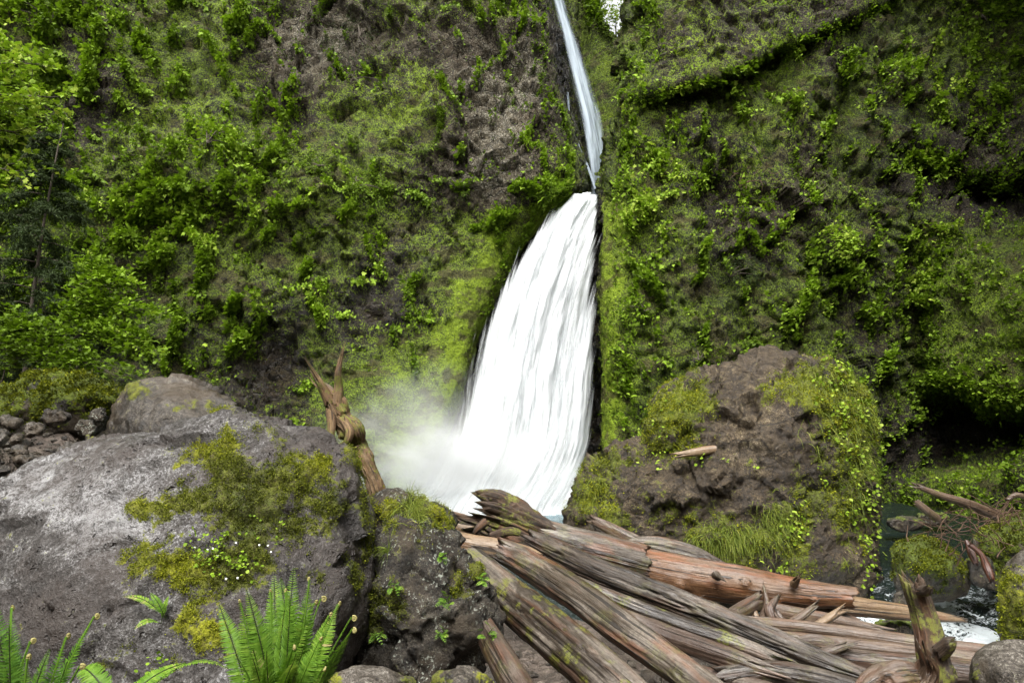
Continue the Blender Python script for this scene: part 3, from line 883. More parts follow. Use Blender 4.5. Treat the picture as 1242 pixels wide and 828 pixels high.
bareL = lambda x, y: np.clip(1 - blobs(x, y, [(335, 440, 42, 62, 1.2), (455, 375, 55, 40, .7), (290, 485, 50, 30, .7), (612, 140, 60, 95, .95), (395, 40, 85, 50, .95), (650, 70, 30, 60, .6), (585, 220, 40, 30, .6)]), 0.02, 1) * (1 - 0.9 * stripL(x, y)) * (x < eL(y) - 3)
medL = lambda x, y, V: (0.25 + blobs(x, y, [(290, 400, 170, 80, .9), (440, 300, 130, 60, .5), (480, 420, 70, 70, .4), (640, 230, 50, 40, .5), (130, 60, 160, 70, .5)])) * bareL(x, y) * nz(V, 0.9, 3)
bigL = lambda x, y, V: (0.05 + blobs(x, y, [(250, 215, 75, 35, 1.2), (255, 275, 70, 40, .9), (150, 230, 60, 60, .3), (600, 230, 60, 40, .3), (100, 30, 120, 40, .5), (60, 110, 90, 60, .4), (350, 330, 120, 50, .3), (270, 90, 100, 50, .4), (450, 100, 60, 50, .2)])) * bareL(x, y) * nz(V, 0.6, 4)
darkL = lambda x, y, V: (0.3 + blobs(x, y, [(200, 120, 220, 100, .6), (430, 190, 100, 80, .5), (60, 300, 120, 140, .5)])) * bareL(x, y) * nz(V, 0.5, 5)
tuftL = lambda x, y, V: (1 - .7 * blobs(x, y, [(615, 150, 45, 80, 1), (395, 40, 70, 40, .9)])) * (0.2 + blobs(x, y, [(560, 120, 130, 130, .8), (330, 70, 150, 70, .6), (190, 140, 60, 40, .6), (450, 220, 120, 60, .4)])) * nz(V, 1.4, 6, 0.0, 0.2) * (x < eL(y) - 3)
mossL = lambda x, y, V: (0.5 + blobs(x, y, [(490, 490, 90, 70, 1), (600, 300, 80, 90, .8), (560, 60, 120, 60, .5)]) + stripL(x, y)) * (x < eL(y) - 1)
carpet('cliff_plants', VL, NL, pxL, pyL, arL, None, [
    (mossL, 34000, 4, 0.10, 0.06, T_DIAMOND, 0.55, dict(up=0.2, out=0.4, down=0.8)),
    (medL, 36000, 7, 0.27, 0.105, T_ROUND, 0.58, dict(out=.42)),
    (bigL, 6500, 9, 0.38, 0.175, T_LOBED, 0.68, dict(out=0.5)),
    (darkL, 13000, 8, 0.32, 0.11, T_DIAMOND, 0.42, dict(out=0.45, down=0.5)),
    (tuftL, 11000, 9, 0.17, 0.11, T_BLADE, 0.58, dict(out=0.8, down=0.7)),
], LEAFY, 31)

inR = lambda x, y: (1 - .93 * np.exp(-((y - LINE(x) - 4) / 17) ** 2) * (x > 770) * (x < 1120)) * (x > eR(y) + 10) * np.clip(1 - blobs(x, y, [(1180, 530, 90, 36, 1.3), (1205, 238, 50, 18, 1), (985, 200, 26, 70, .6), (850, 30, 60, 40, .5), (845, 165, 40, 22, .6), (1195, 385, 62, 75, .72)]), 0.02, 1)
medR = lambda x, y, V: (0.15 + blobs(x, y, [(820, 330, 90, 150, .8), (1000, 400, 110, 90, .5), (900, 140, 110, 50, .6), (1180, 400, 80, 100, .4), (1100, 100, 130, 80, .4)])) * inR(x, y) * nz(V, 0.9, 13)
bigR = lambda x, y, V: (0.03 + blobs(x, y, [(790, 400, 60, 130, 1.3), (850, 440, 70, 50, .8), (1015, 330, 45, 35, 1.0), (930, 400, 60, 40, .4), (780, 250, 40, 70, .5), (1080, 130, 60, 40, .5), (1190, 40, 60, 50, .5), (880, 130, 60, 40, .5), (980, 120, 60, 30, .4)])) * inR(x, y) * nz(V, 0.6, 14)
darkR = lambda x, y, V: (0.2 + blobs(x, y, [(1060, 430, 80, 110, .8), (1150, 120, 120, 120, .9), (900, 330, 100, 60, .4)])) * inR(x, y) * nz(V, 0.7, 15)
tuftR = lambda x, y, V: (0.15 + blobs(x, y, [(900, 50, 130, 50, .7), (1190, 330, 70, 60, 1.2), (770, 150, 30, 80, .6), (960, 160, 80, 50, .6), (1010, 260, 60, 60, .4)])) * nz(V, 1.4, 16, -0.1, 0.2) * (x > eR(y) + 4)
mossR = lambda x, y, V: (0.45 + blobs(x, y, [(1180, 420, 80, 90, 1), (1150, 575, 70, 20, 1), (900, 50, 120, 50, .4), (760, 150, 30, 90, .7)]) + 1.2 * stripR(x, y)) * (x > eR(y) + 2)
carpet('cliff_plants', VR, NR, pxR, pyR, arR, None, [
    (mossR, 28000, 4, 0.10, 0.06, T_DIAMOND, 0.55, dict(up=0.2, out=0.4, down=0.8)),
    (medR, 36000, 7, 0.27, 0.11, T_ROUND, 0.62, dict(out=.42)),
    (bigR, 9000, 9, 0.42, 0.19, T_LOBED, 0.72, dict(out=0.5)),
    (darkR, 12000, 7, 0.26, 0.09, T_ROUND, 0.46, dict(out=.45, down=0.4)),
    (tuftR, 10000, 9, 0.18, 0.11, T_BLADE, 0.57, dict(out=0.8, down=0.8)),
], LEAFY, 41)
carpet('cliff_plants', VG, NG, pxG, pyG, arG, None, [
    (lambda x, y, V: 1 + 0 * x, 2500, 4, 0.25, 0.12, T_DIAMOND, 0.50, dict(down=0.6)),
    (lambda x, y, V: nz(V, 0.6, 3), 500, 8, 0.5, 0.2, T_LOBED, 0.62, dict(out=0.9)),
], LEAFY, 51)


# ------------------------------------------------------------------ waterfalls
def mat_fall(name, base, lo, hi, soft, k, top=(0.64, 0.66, 0.67)):
    t = NT(name)
    fl = t.attr('flow', 'Vector'); th = t.attr('thick')
    s1 = t.noise(t.map(fl, (2.6, 0.16, 1)), 1.0, 6, 0.62, 0.4)
    s2 = t.noise(t.map(fl, (9.0, 0.45, 1), (3, 3, 3)), 1.0, 5, 0.65, 0.3)
    st = t.math('ADD', t.math('MULTIPLY', s1, 0.6), t.math('MULTIPLY', s2, 0.4))
    al = t.math('ADD', t.math('MULTIPLY', th, hi), t.math('MULTIPLY', t.math('SUBTRACT', st, 0.5), k))
    al = t.rng(al, lo, lo + soft)
    p = t.bsdf(t.mix(t.rng(st, 0.36, 0.58), base, top), 0.6, t.bump(st, 0.18, 0.12), 0.3)
    sh = t.n('MixShader', {0: 0.35, 1: p, 2: t.n('BsdfTranslucent', {'Color': top})})
    return t.done(t.n('MixShader', {0: al, 1: t.n('BsdfTransparent'), 2: sh}))


def sheet(rows, nr, nc, seed, bulge, amp, grow=0.0, dYoff=0.0, edge=3.2):
    R = catmull(np.array(rows, float), nr)          # py xl xr Y
    s = np.linspace(-1, 1, nc)
    xl, xr = R[:, 1] - grow, R[:, 2] + grow
    px = xl[:, None] + (xr - xl)[:, None] * (s[None] + 1) / 2
    py = np.repeat(R[:, :1], nc, 1)
    b = np.sqrt(np.clip(1 - s ** 2, 0, 1))[None] * np.interp(R[:, 0], [r[0] for r in rows], np.linspace(0.25, 1, len(rows)))[:, None] * bulge
    Y = R[:, 3:4] - b + dYoff
    V = W(px.ravel(), py.ravel(), Y.ravel())
    wid = np.linalg.norm(W(xl, R[:, 0], R[:, 3]) - W(xr, R[:, 0], R[:, 3]), axis=1)
    ln = np.concatenate([[0], np.cumsum(np.linalg.norm(np.diff(V.reshape(nr, nc, 3)[:, nc // 2], axis=0), axis=1))])
    fl = np.stack([(s[None] * wid[:, None] * 0.5).ravel(), np.repeat(ln, nc), np.full(nr * nc, seed * 3.7)], -1)
    d = amp * fbm(fl * np.array([1.6, 0.2, 1]), 4, seed, 0.6)
    V[:, 1] -= d
    th = np.repeat(np.clip((1 - np.abs(s)) * edge, 0, 1)[None], nr, 0).ravel()
    return V, grid_faces(nr, nc)[:, ::-1], {'flow': fl, 'thick': th}


FALL = [(236, 699, 720, 30.6), (246, 688, 720, 30.0), (262, 669, 720, 29.5), (285, 651, 720, 29.1), (310, 634, 720, 28.9), (350, 610, 721, 28.7), (400, 588, 721, 28.5),
        (450, 571, 720, 28.3), (500, 560, 719, 28.1), (545, 543, 717, 27.9), (585, 512, 712, 27.6), (615, 480, 706, 27.2), (640, 462, 704, 26.6)]
M_FALL = mat_fall('falling_white_water', (0.57, 0.60, 0.62), 0.10, 1.2, 0.45, 2.0)
M_FALL2 = mat_fall('falling_spray', (0.54, 0.57, 0.59), 0.30, 0.75, 0.6, 2.8)
fall = tag(empty('waterfall', W(640, 630, 27), None, None), kind='structure')
V, F, at = sheet(FALL, 260, 140, 3, 1.5, 0.38, 5, 0, 2.0)
obj('water_core', V, F, M_FALL, fall, at)
V, F, at = sheet(FALL, 220, 110, 8, 1.7, 0.7, 13, -0.35, 1.3)
obj('water_veil', V, F, M_FALL2, fall, at)
UP = [(-120, 653, 667, 39.6), (-40, 662, 678, 39.2), (0, 669, 687, 38.8), (50, 681, 702, 38.3), (100, 692, 718, 37.8), (140, 700, 731, 37.4), (180, 708, 737, 37.0), (208, 714, 736, 36.7), (232, 717, 732, 36.5), (250, 718, 731, 36.4)]
M_UP = mat_fall('thin_falling_water', (0.13, 0.17, 0.21), 0.28, 0.95, 0.95, 1.7, (0.42, 0.49, 0.56))
fall2 = tag(empty('upper_waterfall', W(722, 228, 36.5), None, None), kind='structure')
V, F, at = sheet(UP, 200, 40, 5, 0.5, 0.1, 1.5, -2.6, 1.5)
obj('water_veil', V, F, M_UP, fall2, at)
V, F, at = sheet([(112, 687, 690, 37.2), (150, 690, 694, 36.8), (180, 701, 705, 36.5), (205, 712, 716, 36.3), (230, 720, 725, 36.1)], 100, 12, 6, 0.1, 0.05, 0, -2.6, 2.5)
obj('water_rivulet', V, F, M_UP, fall2, at)

# mist at the foot of the fall
def mist(px, py, Y, sx, sy, sz, dens):
    t = NT('mist_air'); oc = t.obj()
    r = t.n('VectorMath', {0: oc}, out='Value', operation='LENGTH')
    nzv = t.noise(oc, 1.7, 4, 0.6, 0.8)
    d = t.rng(t.math('ADD', r, t.math('MULTIPLY', t.math('SUBTRACT', nzv, 0.5), 1.9)), 0.9, 0.05)
    d = t.math('MULTIPLY', t.math('POWER', d, 1.5), dens)
    m = t.done(None, t.n('VolumePrincipled', {'Color': (0.97, 0.98, 0.98), 'Density': d, 'Anisotropy': 0.2}))
    V, F = ico(4)
    me = make_mesh('mist', V, F); me.materials.append(m)
    o = bpy.data.objects.new('mist', me); COL.objects.link(o)
    o.location = tuple(W(px, py, Y)); o.scale = (sx, sy, sz)
    return tag(o, kind='stuff')
mist(535, 560, 25.2, 5.4, 2.8, 4.2, 0.40)
mist(578, 578, 25.9, 5.2, 1.9, 2.5, 1.7)

# ------------------------------------------------------------------ ground and water
def zwater(x, y): return np.where(y > 15, 0, -0.12 * (15 - y)) - 0.25 * sstep(15.5, 14, y)


def zground(x, y):
    z = -0.9 + 0 * x
    z = z + 0.12 * np.clip(15 - y, -2, 20) * -0.6
    bank = 3.75 * sstep(-4.6, -6.4, x + 0.55 * np.clip(y - 9.5, 0, 6)) * sstep(3.0, 8.0, y) * sstep(26, 21, y)
    bank = bank * (0.97 + 0.03 * np.clip(y - 9, 0, 8))
    near = sstep(11.5, 9.0, y + 0.25 * np.abs(x - 1)) * sstep(6.2, 4.2, x - 0.12 * y)
    z = np.maximum(z, z + near * (1.6 - 0.06 * y)) + bank * (z + bank > -9)
    fore = sstep(5.2, 4.0, y) * sstep(3.6, 2.2, x)
    z = z + fore * 0.72
    z = np.maximum(z, np.where((y < 14) & (x < 6), 0.02 - 1.4 * sstep(10.8, 13.2, y + 0.2 * np.abs(x - 1)) - 2.2 * sstep(3.4, 5.4, x - 0.10 * y), -9))
    rb = sstep(8.6, 10.8, x - 0.2 * (y - 9)) * sstep(21, 16, y)
    return z + rb * (1.5 + 0.4 * sstep(11, 15, x))


gx = np.concatenate([np.linspace(-60, -13, 30)[:-1], np.linspace(-13, 13, 300), np.linspace(13, 60, 30)[1:]])
gy = np.concatenate([np.linspace(-40, 1, 30)[:-1], np.linspace(1, 22, 260), np.linspace(22, 60, 40)[1:]])
X, Yg = np.meshgrid(gx, gy)
P = np.stack([X.ravel(), Yg.ravel(), zground(X, Yg).ravel()], -1)
q = P * np.array([1, 1, 0])
P[:, 2] += 0.18 * fbm(q * 0.7, 3, 9) + 0.07 * fbm(q * 2.5, 4, 10) + 0.03 * fbm(q * 9, 3, 11)
t = NT('wet_gravel'); o_ = t.obj()
v1 = t.vor(o_, 11.0, out='Color'); v2 = t.vor(o_, 11.0); v3 = t.vor(o_, 30.0); n = t.noise(o_, 1.2, 5)
c = t.mix(t.n('SeparateColor', {0: v1}, out=0), (0.05, 0.038, 0.03), (0.17, 0.135, 0.11))
c = t.mix(t.rng(n, 0.4, 0.65), c, (0.055, 0.042, 0.033))
M_GRAVEL = t.done(t.bsdf(c, 0.6, t.bump(t.math('ADD', v2, t.math('MULTIPLY', v3, 0.5)), 0.8, 0.05), 0.4))
tag(obj('ground', P, grid_faces(len(gy), len(gx)), M_GRAVEL, None, None, True, (0, 0, 0)), kind='structure')

wx = np.linspace(-9, 16, 420); wy = np.linspace(4.0, 33, 480)
X, Yw = np.meshgrid(wx, wy)
P = np.stack([X.ravel(), Yw.ravel(), zwater(X, Yw).ravel()], -1)
q = P * np.array([1, 1, 0]); x, y = P[:, 0], P[:, 1]
rap = sstep(16, 13, y)
fl = np.stack([x + 0.3 * fbm(q * 0.8, 3, 2), y, 0 * x], -1)
P[:, 2] += 0.05 * fbm(q * np.array([1.0, 2.0, 1]), 3, 3) + (0.03 + 0.16 * rap) * fbm(fl * np.array([1.6, 1.1, 1]), 4, 4, 0.55, True) + 0.05 * (0.3 + rap) * fbm(fl * np.array([5, 3.5, 1]), 3, 6)
dist = np.sqrt(((x + 0.8) / 3.6) ** 2 + ((y - 27.2) / 2.3) ** 2)
foam = np.clip(sstep(1.35, 0.9, dist) + rap * sstep(3.5, 5.5, x) * (0.62 + 0.9 * fbm(fl * np.array([1.2, 0.8, 1]), 4, 8, 0.55)) + 0.12, 0, 1)
aer = sstep(3.2, 1.0, dist)
t = NT('stream_water'); o_ = t.obj(); fo = t.attr('foam'); ae = t.attr('aer')
n1 = t.noise(t.map(o_, (2.2, 3.6, 2)), 1.5, 6, 0.65, 1.2); n2 = t.noise(t.map(o_, (6, 9, 6)), 1.5, 5, 0.7, 1.0)
fm = t.rng(t.math('ADD', fo, t.math('ADD', t.math('MULTIPLY', t.math('SUBTRACT', n1, 0.5), 1.5), t.math('MULTIPLY', t.math('SUBTRACT', n2, 0.5), 1.8))), 0.40, 0.80)
c = t.mix(ae, (0.008, 0.013, 0.012), (0.075, 0.13, 0.15))
c = t.mix(fm, c, (0.55, 0.60, 0.62))
M_WATER = t.done(t.bsdf(c, t.rng(fm, 0, 1, 0.08, 0.6), t.bump(t.math('ADD', n1, t.math('MULTIPLY', n2, 0.5)), 0.5, 0.08), 0.5))
FW = grid_faces(len(wy), len(wx)); FW = FW[~((P[FW[:, 0], 0] < 3.8) & (P[FW[:, 0], 1] < 11.5))]
tag(obj('stream_water', P, FW, M_WATER, None, {'foam': foam, 'aer': aer}, True, (0, 0, 0)), kind='structure')

# ------------------------------------------------------------------ boulders
GREY = [(0, (0.0100, 0.0079, 0.0065)), (0.3, (0.0280, 0.0236, 0.0205)), (0.6, (0.0750, 0.0690, 0.0651)), (0.85, (0.1600, 0.1546, 0.1535)), (1, (0.2700, 0.2660, 0.2651))]
BROWNR = [(0, (0.010, 0.006, 0.003)), (0.3, (0.034, 0.022, 0.010)), (0.6, (0.076, 0.053, 0.026)), (0.85, (0.145, 0.110, 0.064)), (1, (0.27, 0.22, 0.145))]
DARKR = [(0, (0.0070, 0.0059, 0.0041)), (0.35, (0.0230, 0.0176, 0.0115)), (0.65, (0.0620, 0.0510, 0.0361)), (1, (0.1900, 0.1764, 0.1394))]
M_B1 = mat_boulder('grey_river_boulder', GREY, 1.0, rough=(0.26, 0.6), pits=1.0, bump=0.65, facet=0.22, brown=(0.045, 0.034, 0.028))
M_B2 = mat_boulder('dark_lichen_rock', DARKR, 1.6, rough=(0.5, 0.85), lichen=0.8, bump=0.8, facet=0.4)
M_B3 = mat_boulder('brown_broken_rock', BROWNR, 0.6, rough=(0.45, 0.8), bump=1.3, facet=1.0, mossA=(0.035, 0.05, 0.008), mossB=(0.21, 0.24, 0.012))
M_B4 = mat_boulder('smooth_brown_grey_rock', [(0, (0.010, 0.008, 0.006)), (0.3, (0.034, 0.027, 0.020)), (0.6, (0.078, 0.066, 0.052)), (0.85, (0.15, 0.135, 0.115)), (1, (0.25, 0.23, 0.20))], 1.2, rough=(0.35, 0.65), bump=0.5, facet=0.15)
M_B5 = mat_boulder('mossed_green_rock', DARKR, 1.0, rough=(0.5, 0.8), mossA=(0.03, 0.05, 0.006), mossB=(0.16, 0.21, 0.010))

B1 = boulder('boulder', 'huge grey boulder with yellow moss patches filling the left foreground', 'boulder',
    [[(-190, 700, 5.2), (-80, 630, 5.4), (0, 590, 5.3), (100, 545, 5.3), (180, 519, 5.3), (235, 505, 5.2), (305, 507, 5.2), (385, 524, 5.2), (424, 543, 5.2), (444, 600, 5.2), (462, 720, 5.3), (450, 765, 5.2), (400, 812, 5.2),
      (40, 690, 4.45), (200, 650, 4.5), (330, 640, 4.55), (405, 640, 4.65), (420, 740, 4.6), (360, 800, 4.4), (150, 880, 4.0), (330, 900, 4.1), (-50, 850, 4.2), (-250, 900, 4.6), (390, 860, 5.0),
      (-100, 640, 7.2), (150, 540, 7.0), (330, 530, 6.8), (420, 580, 6.4), (420, 800, 6.2), (-200, 800, 7)]],
    M_B1, 7, 0.022, big=(0.07, 1.3), fac=(0.07, 1.4), mid=(0.045, 3.6), small=(0.012, 18),
    moss=[(275, 545, 28, 45, .75), (265, 600, 50, 30, .5), (310, 630, 45, 50, .8), (215, 690, 55, 30, 1.0), (285, 690, 40, 30, .7), (250, 760, 45, 28, 1.2), (390, 562, 12, 12, .9), (425, 555, 9, 12, .9), (405, 620, 30, 60, .45), (170, 617, 14, 10, .9), (230, 605, 22, 16, .8), (330, 580, 40, 60, .3), (200, 620, 12, 22, .5), (440, 650, 12, 70, .5), (160, 800, 60, 20, .6), (355, 600, 30, 60, .32), (410, 590, 30, 30, .2), (400, 700, 40, 50, .12), (230, 560, 30, 14, .25), (240, 550, 30, 14, .4)],
    yel=[(215, 690, 50, 30, .35), (250, 760, 50, 30, .45), (390, 562, 20, 20, .3), (275, 545, 30, 40, .1), (310, 630, 50, 50, -.2), (420, 640, 30, 80, -.25)],
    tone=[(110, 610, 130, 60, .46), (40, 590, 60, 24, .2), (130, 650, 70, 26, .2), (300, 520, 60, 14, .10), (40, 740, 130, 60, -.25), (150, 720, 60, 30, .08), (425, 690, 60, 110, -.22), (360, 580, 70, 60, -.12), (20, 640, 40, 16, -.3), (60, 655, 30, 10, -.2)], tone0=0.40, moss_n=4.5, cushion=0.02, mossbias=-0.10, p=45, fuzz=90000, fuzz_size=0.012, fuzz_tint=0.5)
B2 = boulder('boulder', 'dark lichen-spotted rock with a grass tuft on its top beside the huge grey boulder', 'boulder',
    [[(440, 622, 5.9), (452, 602, 5.8), (476, 592, 5.7), (506, 597, 5.7), (537, 622, 5.7), (556, 655, 5.7), (587, 690, 5.7), (603, 722, 5.7), (612, 748, 5.7), (598, 790, 5.6), (575, 840, 5.5), (430, 850, 5.6), (420, 700, 5.8),
      (470, 690, 5.15), (535, 690, 5.1), (565, 760, 5.05), (480, 790, 4.95), (530, 850, 5.0), (460, 640, 6.7), (540, 660, 6.6), (590, 740, 6.5), (500, 850, 6.6)]],
    M_B2, 17, 0.02, big=(0.05, 2), fac=(0.09, 2.6), mid=(0.05, 5), small=(0.014, 18),
    moss=[(465, 620, 18, 14, .6), (520, 612, 14, 12, .7), (500, 640, 30, 30, .3), (535, 630, 12, 16, .6), (480, 730, 20, 26, .55), (455, 750, 14, 40, .4), (570, 695, 16, 10, .7), (560, 720, 14, 10, .6), (445, 660, 10, 40, .4)],
    yel=[(465, 620, 20, 14, .4), (525, 615, 20, 20, .4), (480, 730, 40, 60, -.15)], tone=[(520, 740, 30, 50, .12), (570, 700, 25, 30, .1)], tone0=0.36, moss_n=6, fuzz=30000, fuzz_size=0.012, fuzz_tint=0.5)
B3 = boulder('boulder', 'biggest brown boulder, house-sized, draped with grass and leaves right of the fall', 'boulder',
    [[(783, 512, 14.4), (806, 480, 14.5), (842, 455, 14.6), (900, 436, 14.7), (965, 432, 14.7), (1012, 444, 14.6), (1042, 474, 14.6), (1058, 530, 14.6), (1062, 600, 14.5), (1058, 660, 14.3), (1048, 722, 13.9), (960, 745, 13.4), (850, 740, 13.6), (780, 640, 14),
      (880, 520, 13.5), (960, 500, 13.2), (1015, 560, 13.3), (1005, 690, 12.9), (900, 620, 12.9), (850, 700, 13.0), (800, 480, 16.5), (960, 440, 17.5), (1040, 500, 17.5), (1045, 680, 17), (820, 680, 17)],
     [(692, 628, 14.6), (698, 585, 14.7), (733, 546, 14.7), (762, 528, 14.7), (792, 519, 14.7), (850, 548, 14.4), (880, 600, 13.8), (700, 670, 14.5), (790, 710, 13.6), (900, 720, 13.4), (780, 590, 13.6), (845, 610, 13.25), (740, 640, 13.7), (720, 560, 16.5), (800, 560, 17), (720, 660, 16.6)]],
    M_B3, 27, 0.05, big=(0.10, 0.6), fac=(0.22, 0.8), mid=(0.045, 2.6), small=(0.055, 9), strata=(0.10, 2.2),
    moss=[(828, 488, 34, 30, 1.0), (800, 515, 26, 22, .8), (845, 540, 40, 14, .2), (990, 470, 50, 28, .9), (1035, 520, 28, 80, 1.0), (1000, 520, 30, 60, .25), (720, 600, 28, 40, .8), (745, 555, 30, 14, .5), (900, 650, 60, 30, .8), (960, 640, 30, 60, .5), (1020, 620, 30, 60, .3), (760, 620, 40, 30, .2), (820, 620, 60, 20, .15), (880, 560, 80, 20, .12), (1000, 640, 40, 60, .15), (780, 570, 50, 20, .12)],
    yel=[(828, 488, 40, 30, .25), (990, 480, 60, 40, .2), (720, 600, 30, 40, .15), (900, 650, 60, 30, .1)],
    tone=[(930, 480, 60, 40, .2), (900, 540, 70, 40, .12), (1040, 680, 22, 60, .25), (830, 590, 60, 40, -.05), (980, 600, 50, 80, -.15)], tone0=0.36, moss_n=1.8, cushion=0.06, p=45, fuzz=80000, fuzz_size=0.035, fuzz_tint=0.56)
B4 = boulder('boulder', 'brown rounded boulder with pale top behind the huge grey boulder', 'boulder',
    [[(122, 545, 7.6), (135, 500, 7.6), (152, 470, 7.6), (180, 458, 7.6), (215, 457, 7.6), (262, 475, 7.6), (312, 503, 7.6), (330, 560, 7.5), (115, 600, 7.6), (330, 640, 7.5), (120, 660, 7.6),
      (200, 500, 7.0), (270, 530, 7.0), (150, 560, 7.0), (170, 470, 8.8), (300, 510, 8.8), (200, 640, 8.8)]],
    M_B4, 37, 0.03, big=(0.05, 1.4), fac=(0.05, 1.5), mid=(0.03, 4), small=(0.008, 14), strata=(0.03, 5), moss=[(165, 472, 22, 10, .6), (300, 500, 26, 10, .5), (230, 490, 50, 8, .3)], tone=[(200, 462, 50, 10, .25), (160, 530, 60, 50, -.12)], tone0=0.30, moss_n=4)
B5 = boulder('boulder', 'low mound-shaped boulder wrapped in moss above the gravel at left', 'boulder',
    [[(-30, 505, 12.4), (0, 478, 12.4), (40, 458, 12.4), (85, 448, 12.4), (120, 458, 12.4), (146, 482, 12.3), (130, 520, 12.1), (60, 530, 11.8), (-20, 530, 12), (60, 480, 11.7), (100, 480, 11.7), (80, 455, 13.6), (0, 480, 13.6), (150, 500, 13.4), (60, 560, 12.6)]],
    M_B5, 47, 0.04, big=(0.15, 1.2), fac=(0.08, 1.5), mid=(0.06, 3), moss=[(70, 475, 90, 30, .95)], moss_up=0.4, yel=[(70, 470, 90, 40, .15)], tone0=0.35, moss_n=3, cushion=0.05, fuzz=14000, fuzz_size=0.05, fuzz_tint=0.42)
sm = dict(big=(0.03, 2.0), fac=(0.015, 2), mid=(0.012, 5), small=(0.004, 20), voxel=0.016)
boulder('boulder', 'small smooth boulder with mossy flanks at the bottom edge beneath the lichen-spotted rock', 'boulder',
    [[(385, 835, 4.5), (400, 815, 4.5), (425, 803, 4.5), (470, 803, 4.5), (500, 818, 4.5), (512, 845, 4.5), (450, 830, 4.2), (440, 810, 4.9), (500, 840, 4.9), (385, 880, 4.5), (512, 880, 4.5), (450, 880, 4.2)]], M_B4, 57, moss=[(395, 825, 14, 14, .8), (495, 818, 16, 14, .7)], tone0=0.42, moss_n=6, **sm)
boulder('boulder', 'round pale-topped boulder ringed with yellow moss at the bottom edge left of the reddish log', 'boulder',
    [[(517, 840, 4.4), (530, 815, 4.4), (555, 804, 4.4), (585, 808, 4.4), (605, 830, 4.4), (610, 850, 4.4), (560, 825, 4.15), (560, 810, 4.8), (600, 840, 4.8), (515, 890, 4.4), (610, 890, 4.4), (560, 890, 4.15)]], M_B4, 67, moss=[(532, 820, 12, 16, .9), (598, 822, 14, 14, 1)], yel=[(598, 822, 20, 20, .3)], tone0=0.42, moss_n=6, **sm)
boulder('boulder', 'smooth grey boulder in the bottom right corner in front of the stream', 'boulder',
    [[(1172, 830, 5.2), (1176, 800, 5.2), (1195, 784, 5.2), (1225, 775, 5.2), (1270, 780, 5.2), (1300, 830, 5.2), (1215, 810, 4.8), (1260, 815, 4.8), (1200, 790, 5.7), (1270, 790, 5.7), (1175, 900, 5.1), (1300, 900, 5.1), (1230, 900, 4.8)]], M_B4, 77, moss=[(1180, 815, 8, 10, .5)], tone0=0.40, moss_n=6, **sm)
boulder('boulder', 'rounded boulder covered in green moss standing in the stream beside the biggest boulder', 'boulder',
    [[(1078, 690, 12.6), (1082, 662, 12.7), (1105, 653, 12.8), (1140, 655, 12.8), (1168, 675, 12.7), (1180, 705, 12.5), (1170, 725, 12.4), (1085, 720, 12.5), (1110, 680, 12.0), (1150, 690, 12.0), (1120, 655, 13.8), (1170, 690, 13.6), (1120, 730, 13)]],
    M_B5, 87, 0.03, big=(0.06, 1.6), fac=(0.05, 2), mid=(0.04, 4), moss=[(1130, 675, 50, 32, .9)], moss_up=0.5, yel=[(1130, 670, 50, 30, .1)], tone0=0.35, moss_n=3, cushion=0.03, fuzz=14000, fuzz_size=0.035, fuzz_tint=0.42)
boulder('boulder', 'ochre-mossed boulder with bare grey crown at the right edge of the stream', 'boulder',
    [[(1210, 745, 10.2), (1213, 700, 10.3), (1222, 676, 10.4), (1245, 662, 10.4), (1300, 670, 10.3), (1320, 760, 10), (1238, 770, 9.9), (1240, 710, 9.8), (1270, 720, 9.7), (1230, 680, 11.4), (1300, 690, 11.4), (1210, 790, 10.2)]],
    M_B4, 97, 0.03, big=(0.06, 1.6), fac=(0.04, 2), mid=(0.03, 4), moss=[(1225, 735, 40, 40, .9)], yel=[(1225, 730, 50, 50, .12)], tone=[(1240, 672, 30, 18, .1)], tone0=0.38, moss_n=3, fuzz=5000, fuzz_size=0.03, fuzz_tint=0.5)
boulder('boulder', 'bushy mossy bank rock at the right edge under the debris of twigs', 'boulder',
    [[(1160, 700, 13.2), (1175, 650, 13.4), (1205, 628, 13.5), (1260, 618, 13.5), (1330, 625, 13.5), (1330, 720, 13), (1200, 720, 12.8), (1215, 660, 12.7), (1270, 665, 12.6), (1230, 630, 15), (1320, 640, 15)]],
    M_B5, 107, 0.04, big=(0.12, 1.4), fac=(0.08, 1.5), mid=(0.06, 3), moss=[(1230, 650, 60, 40, .8)], moss_up=0.4, tone0=0.3, moss_n=2.5, cushion=0.05, fuzz=10000, fuzz_size=0.05, fuzz_tint=0.36)
STR = [(1098, 634, 19, 24, 9, 'flat dark rock breaking the far stream surface'), (1132, 628, 21, 20, 7, 'low greenish rock far up the dark stream'), (1095, 724, 11.8, 12, 9, 'small wet grey stone at the foot of the green mossy stream boulder'),
       (1085, 766, 9.4, 26, 14, 'half-sunken mossy stone behind the upright broken post'), (1190, 690, 12.0, 16, 18, 'dark wet rock wedged between the green mossy boulder and the ochre one')]
for k, (x, y, Yd, rx, ry, lb) in enumerate(STR):
    boulder('stream_rock', lb, 'rock', [[(x + rx * math.cos(a) * random.uniform(.8, 1.1), y + ry * math.sin(a) * random.uniform(.8, 1.1) + s, Yd + dz) for a in np.linspace(0, 2 * PI, 8)[:-1] for dz, s in ((-.15 * rx / 12, 2), (.3 * rx / 12, -1))]],
            M_B5, 300 + k, max(rx * Yd / FPX / 24, 0.014), big=(0.02, 3), fac=(0.03, 4), mid=(0.01, 8), moss_up=[.3, .9, 0, .9, .3, 0][k], tone0=0.32, moss_n=4, group='rocks standing in the stream')

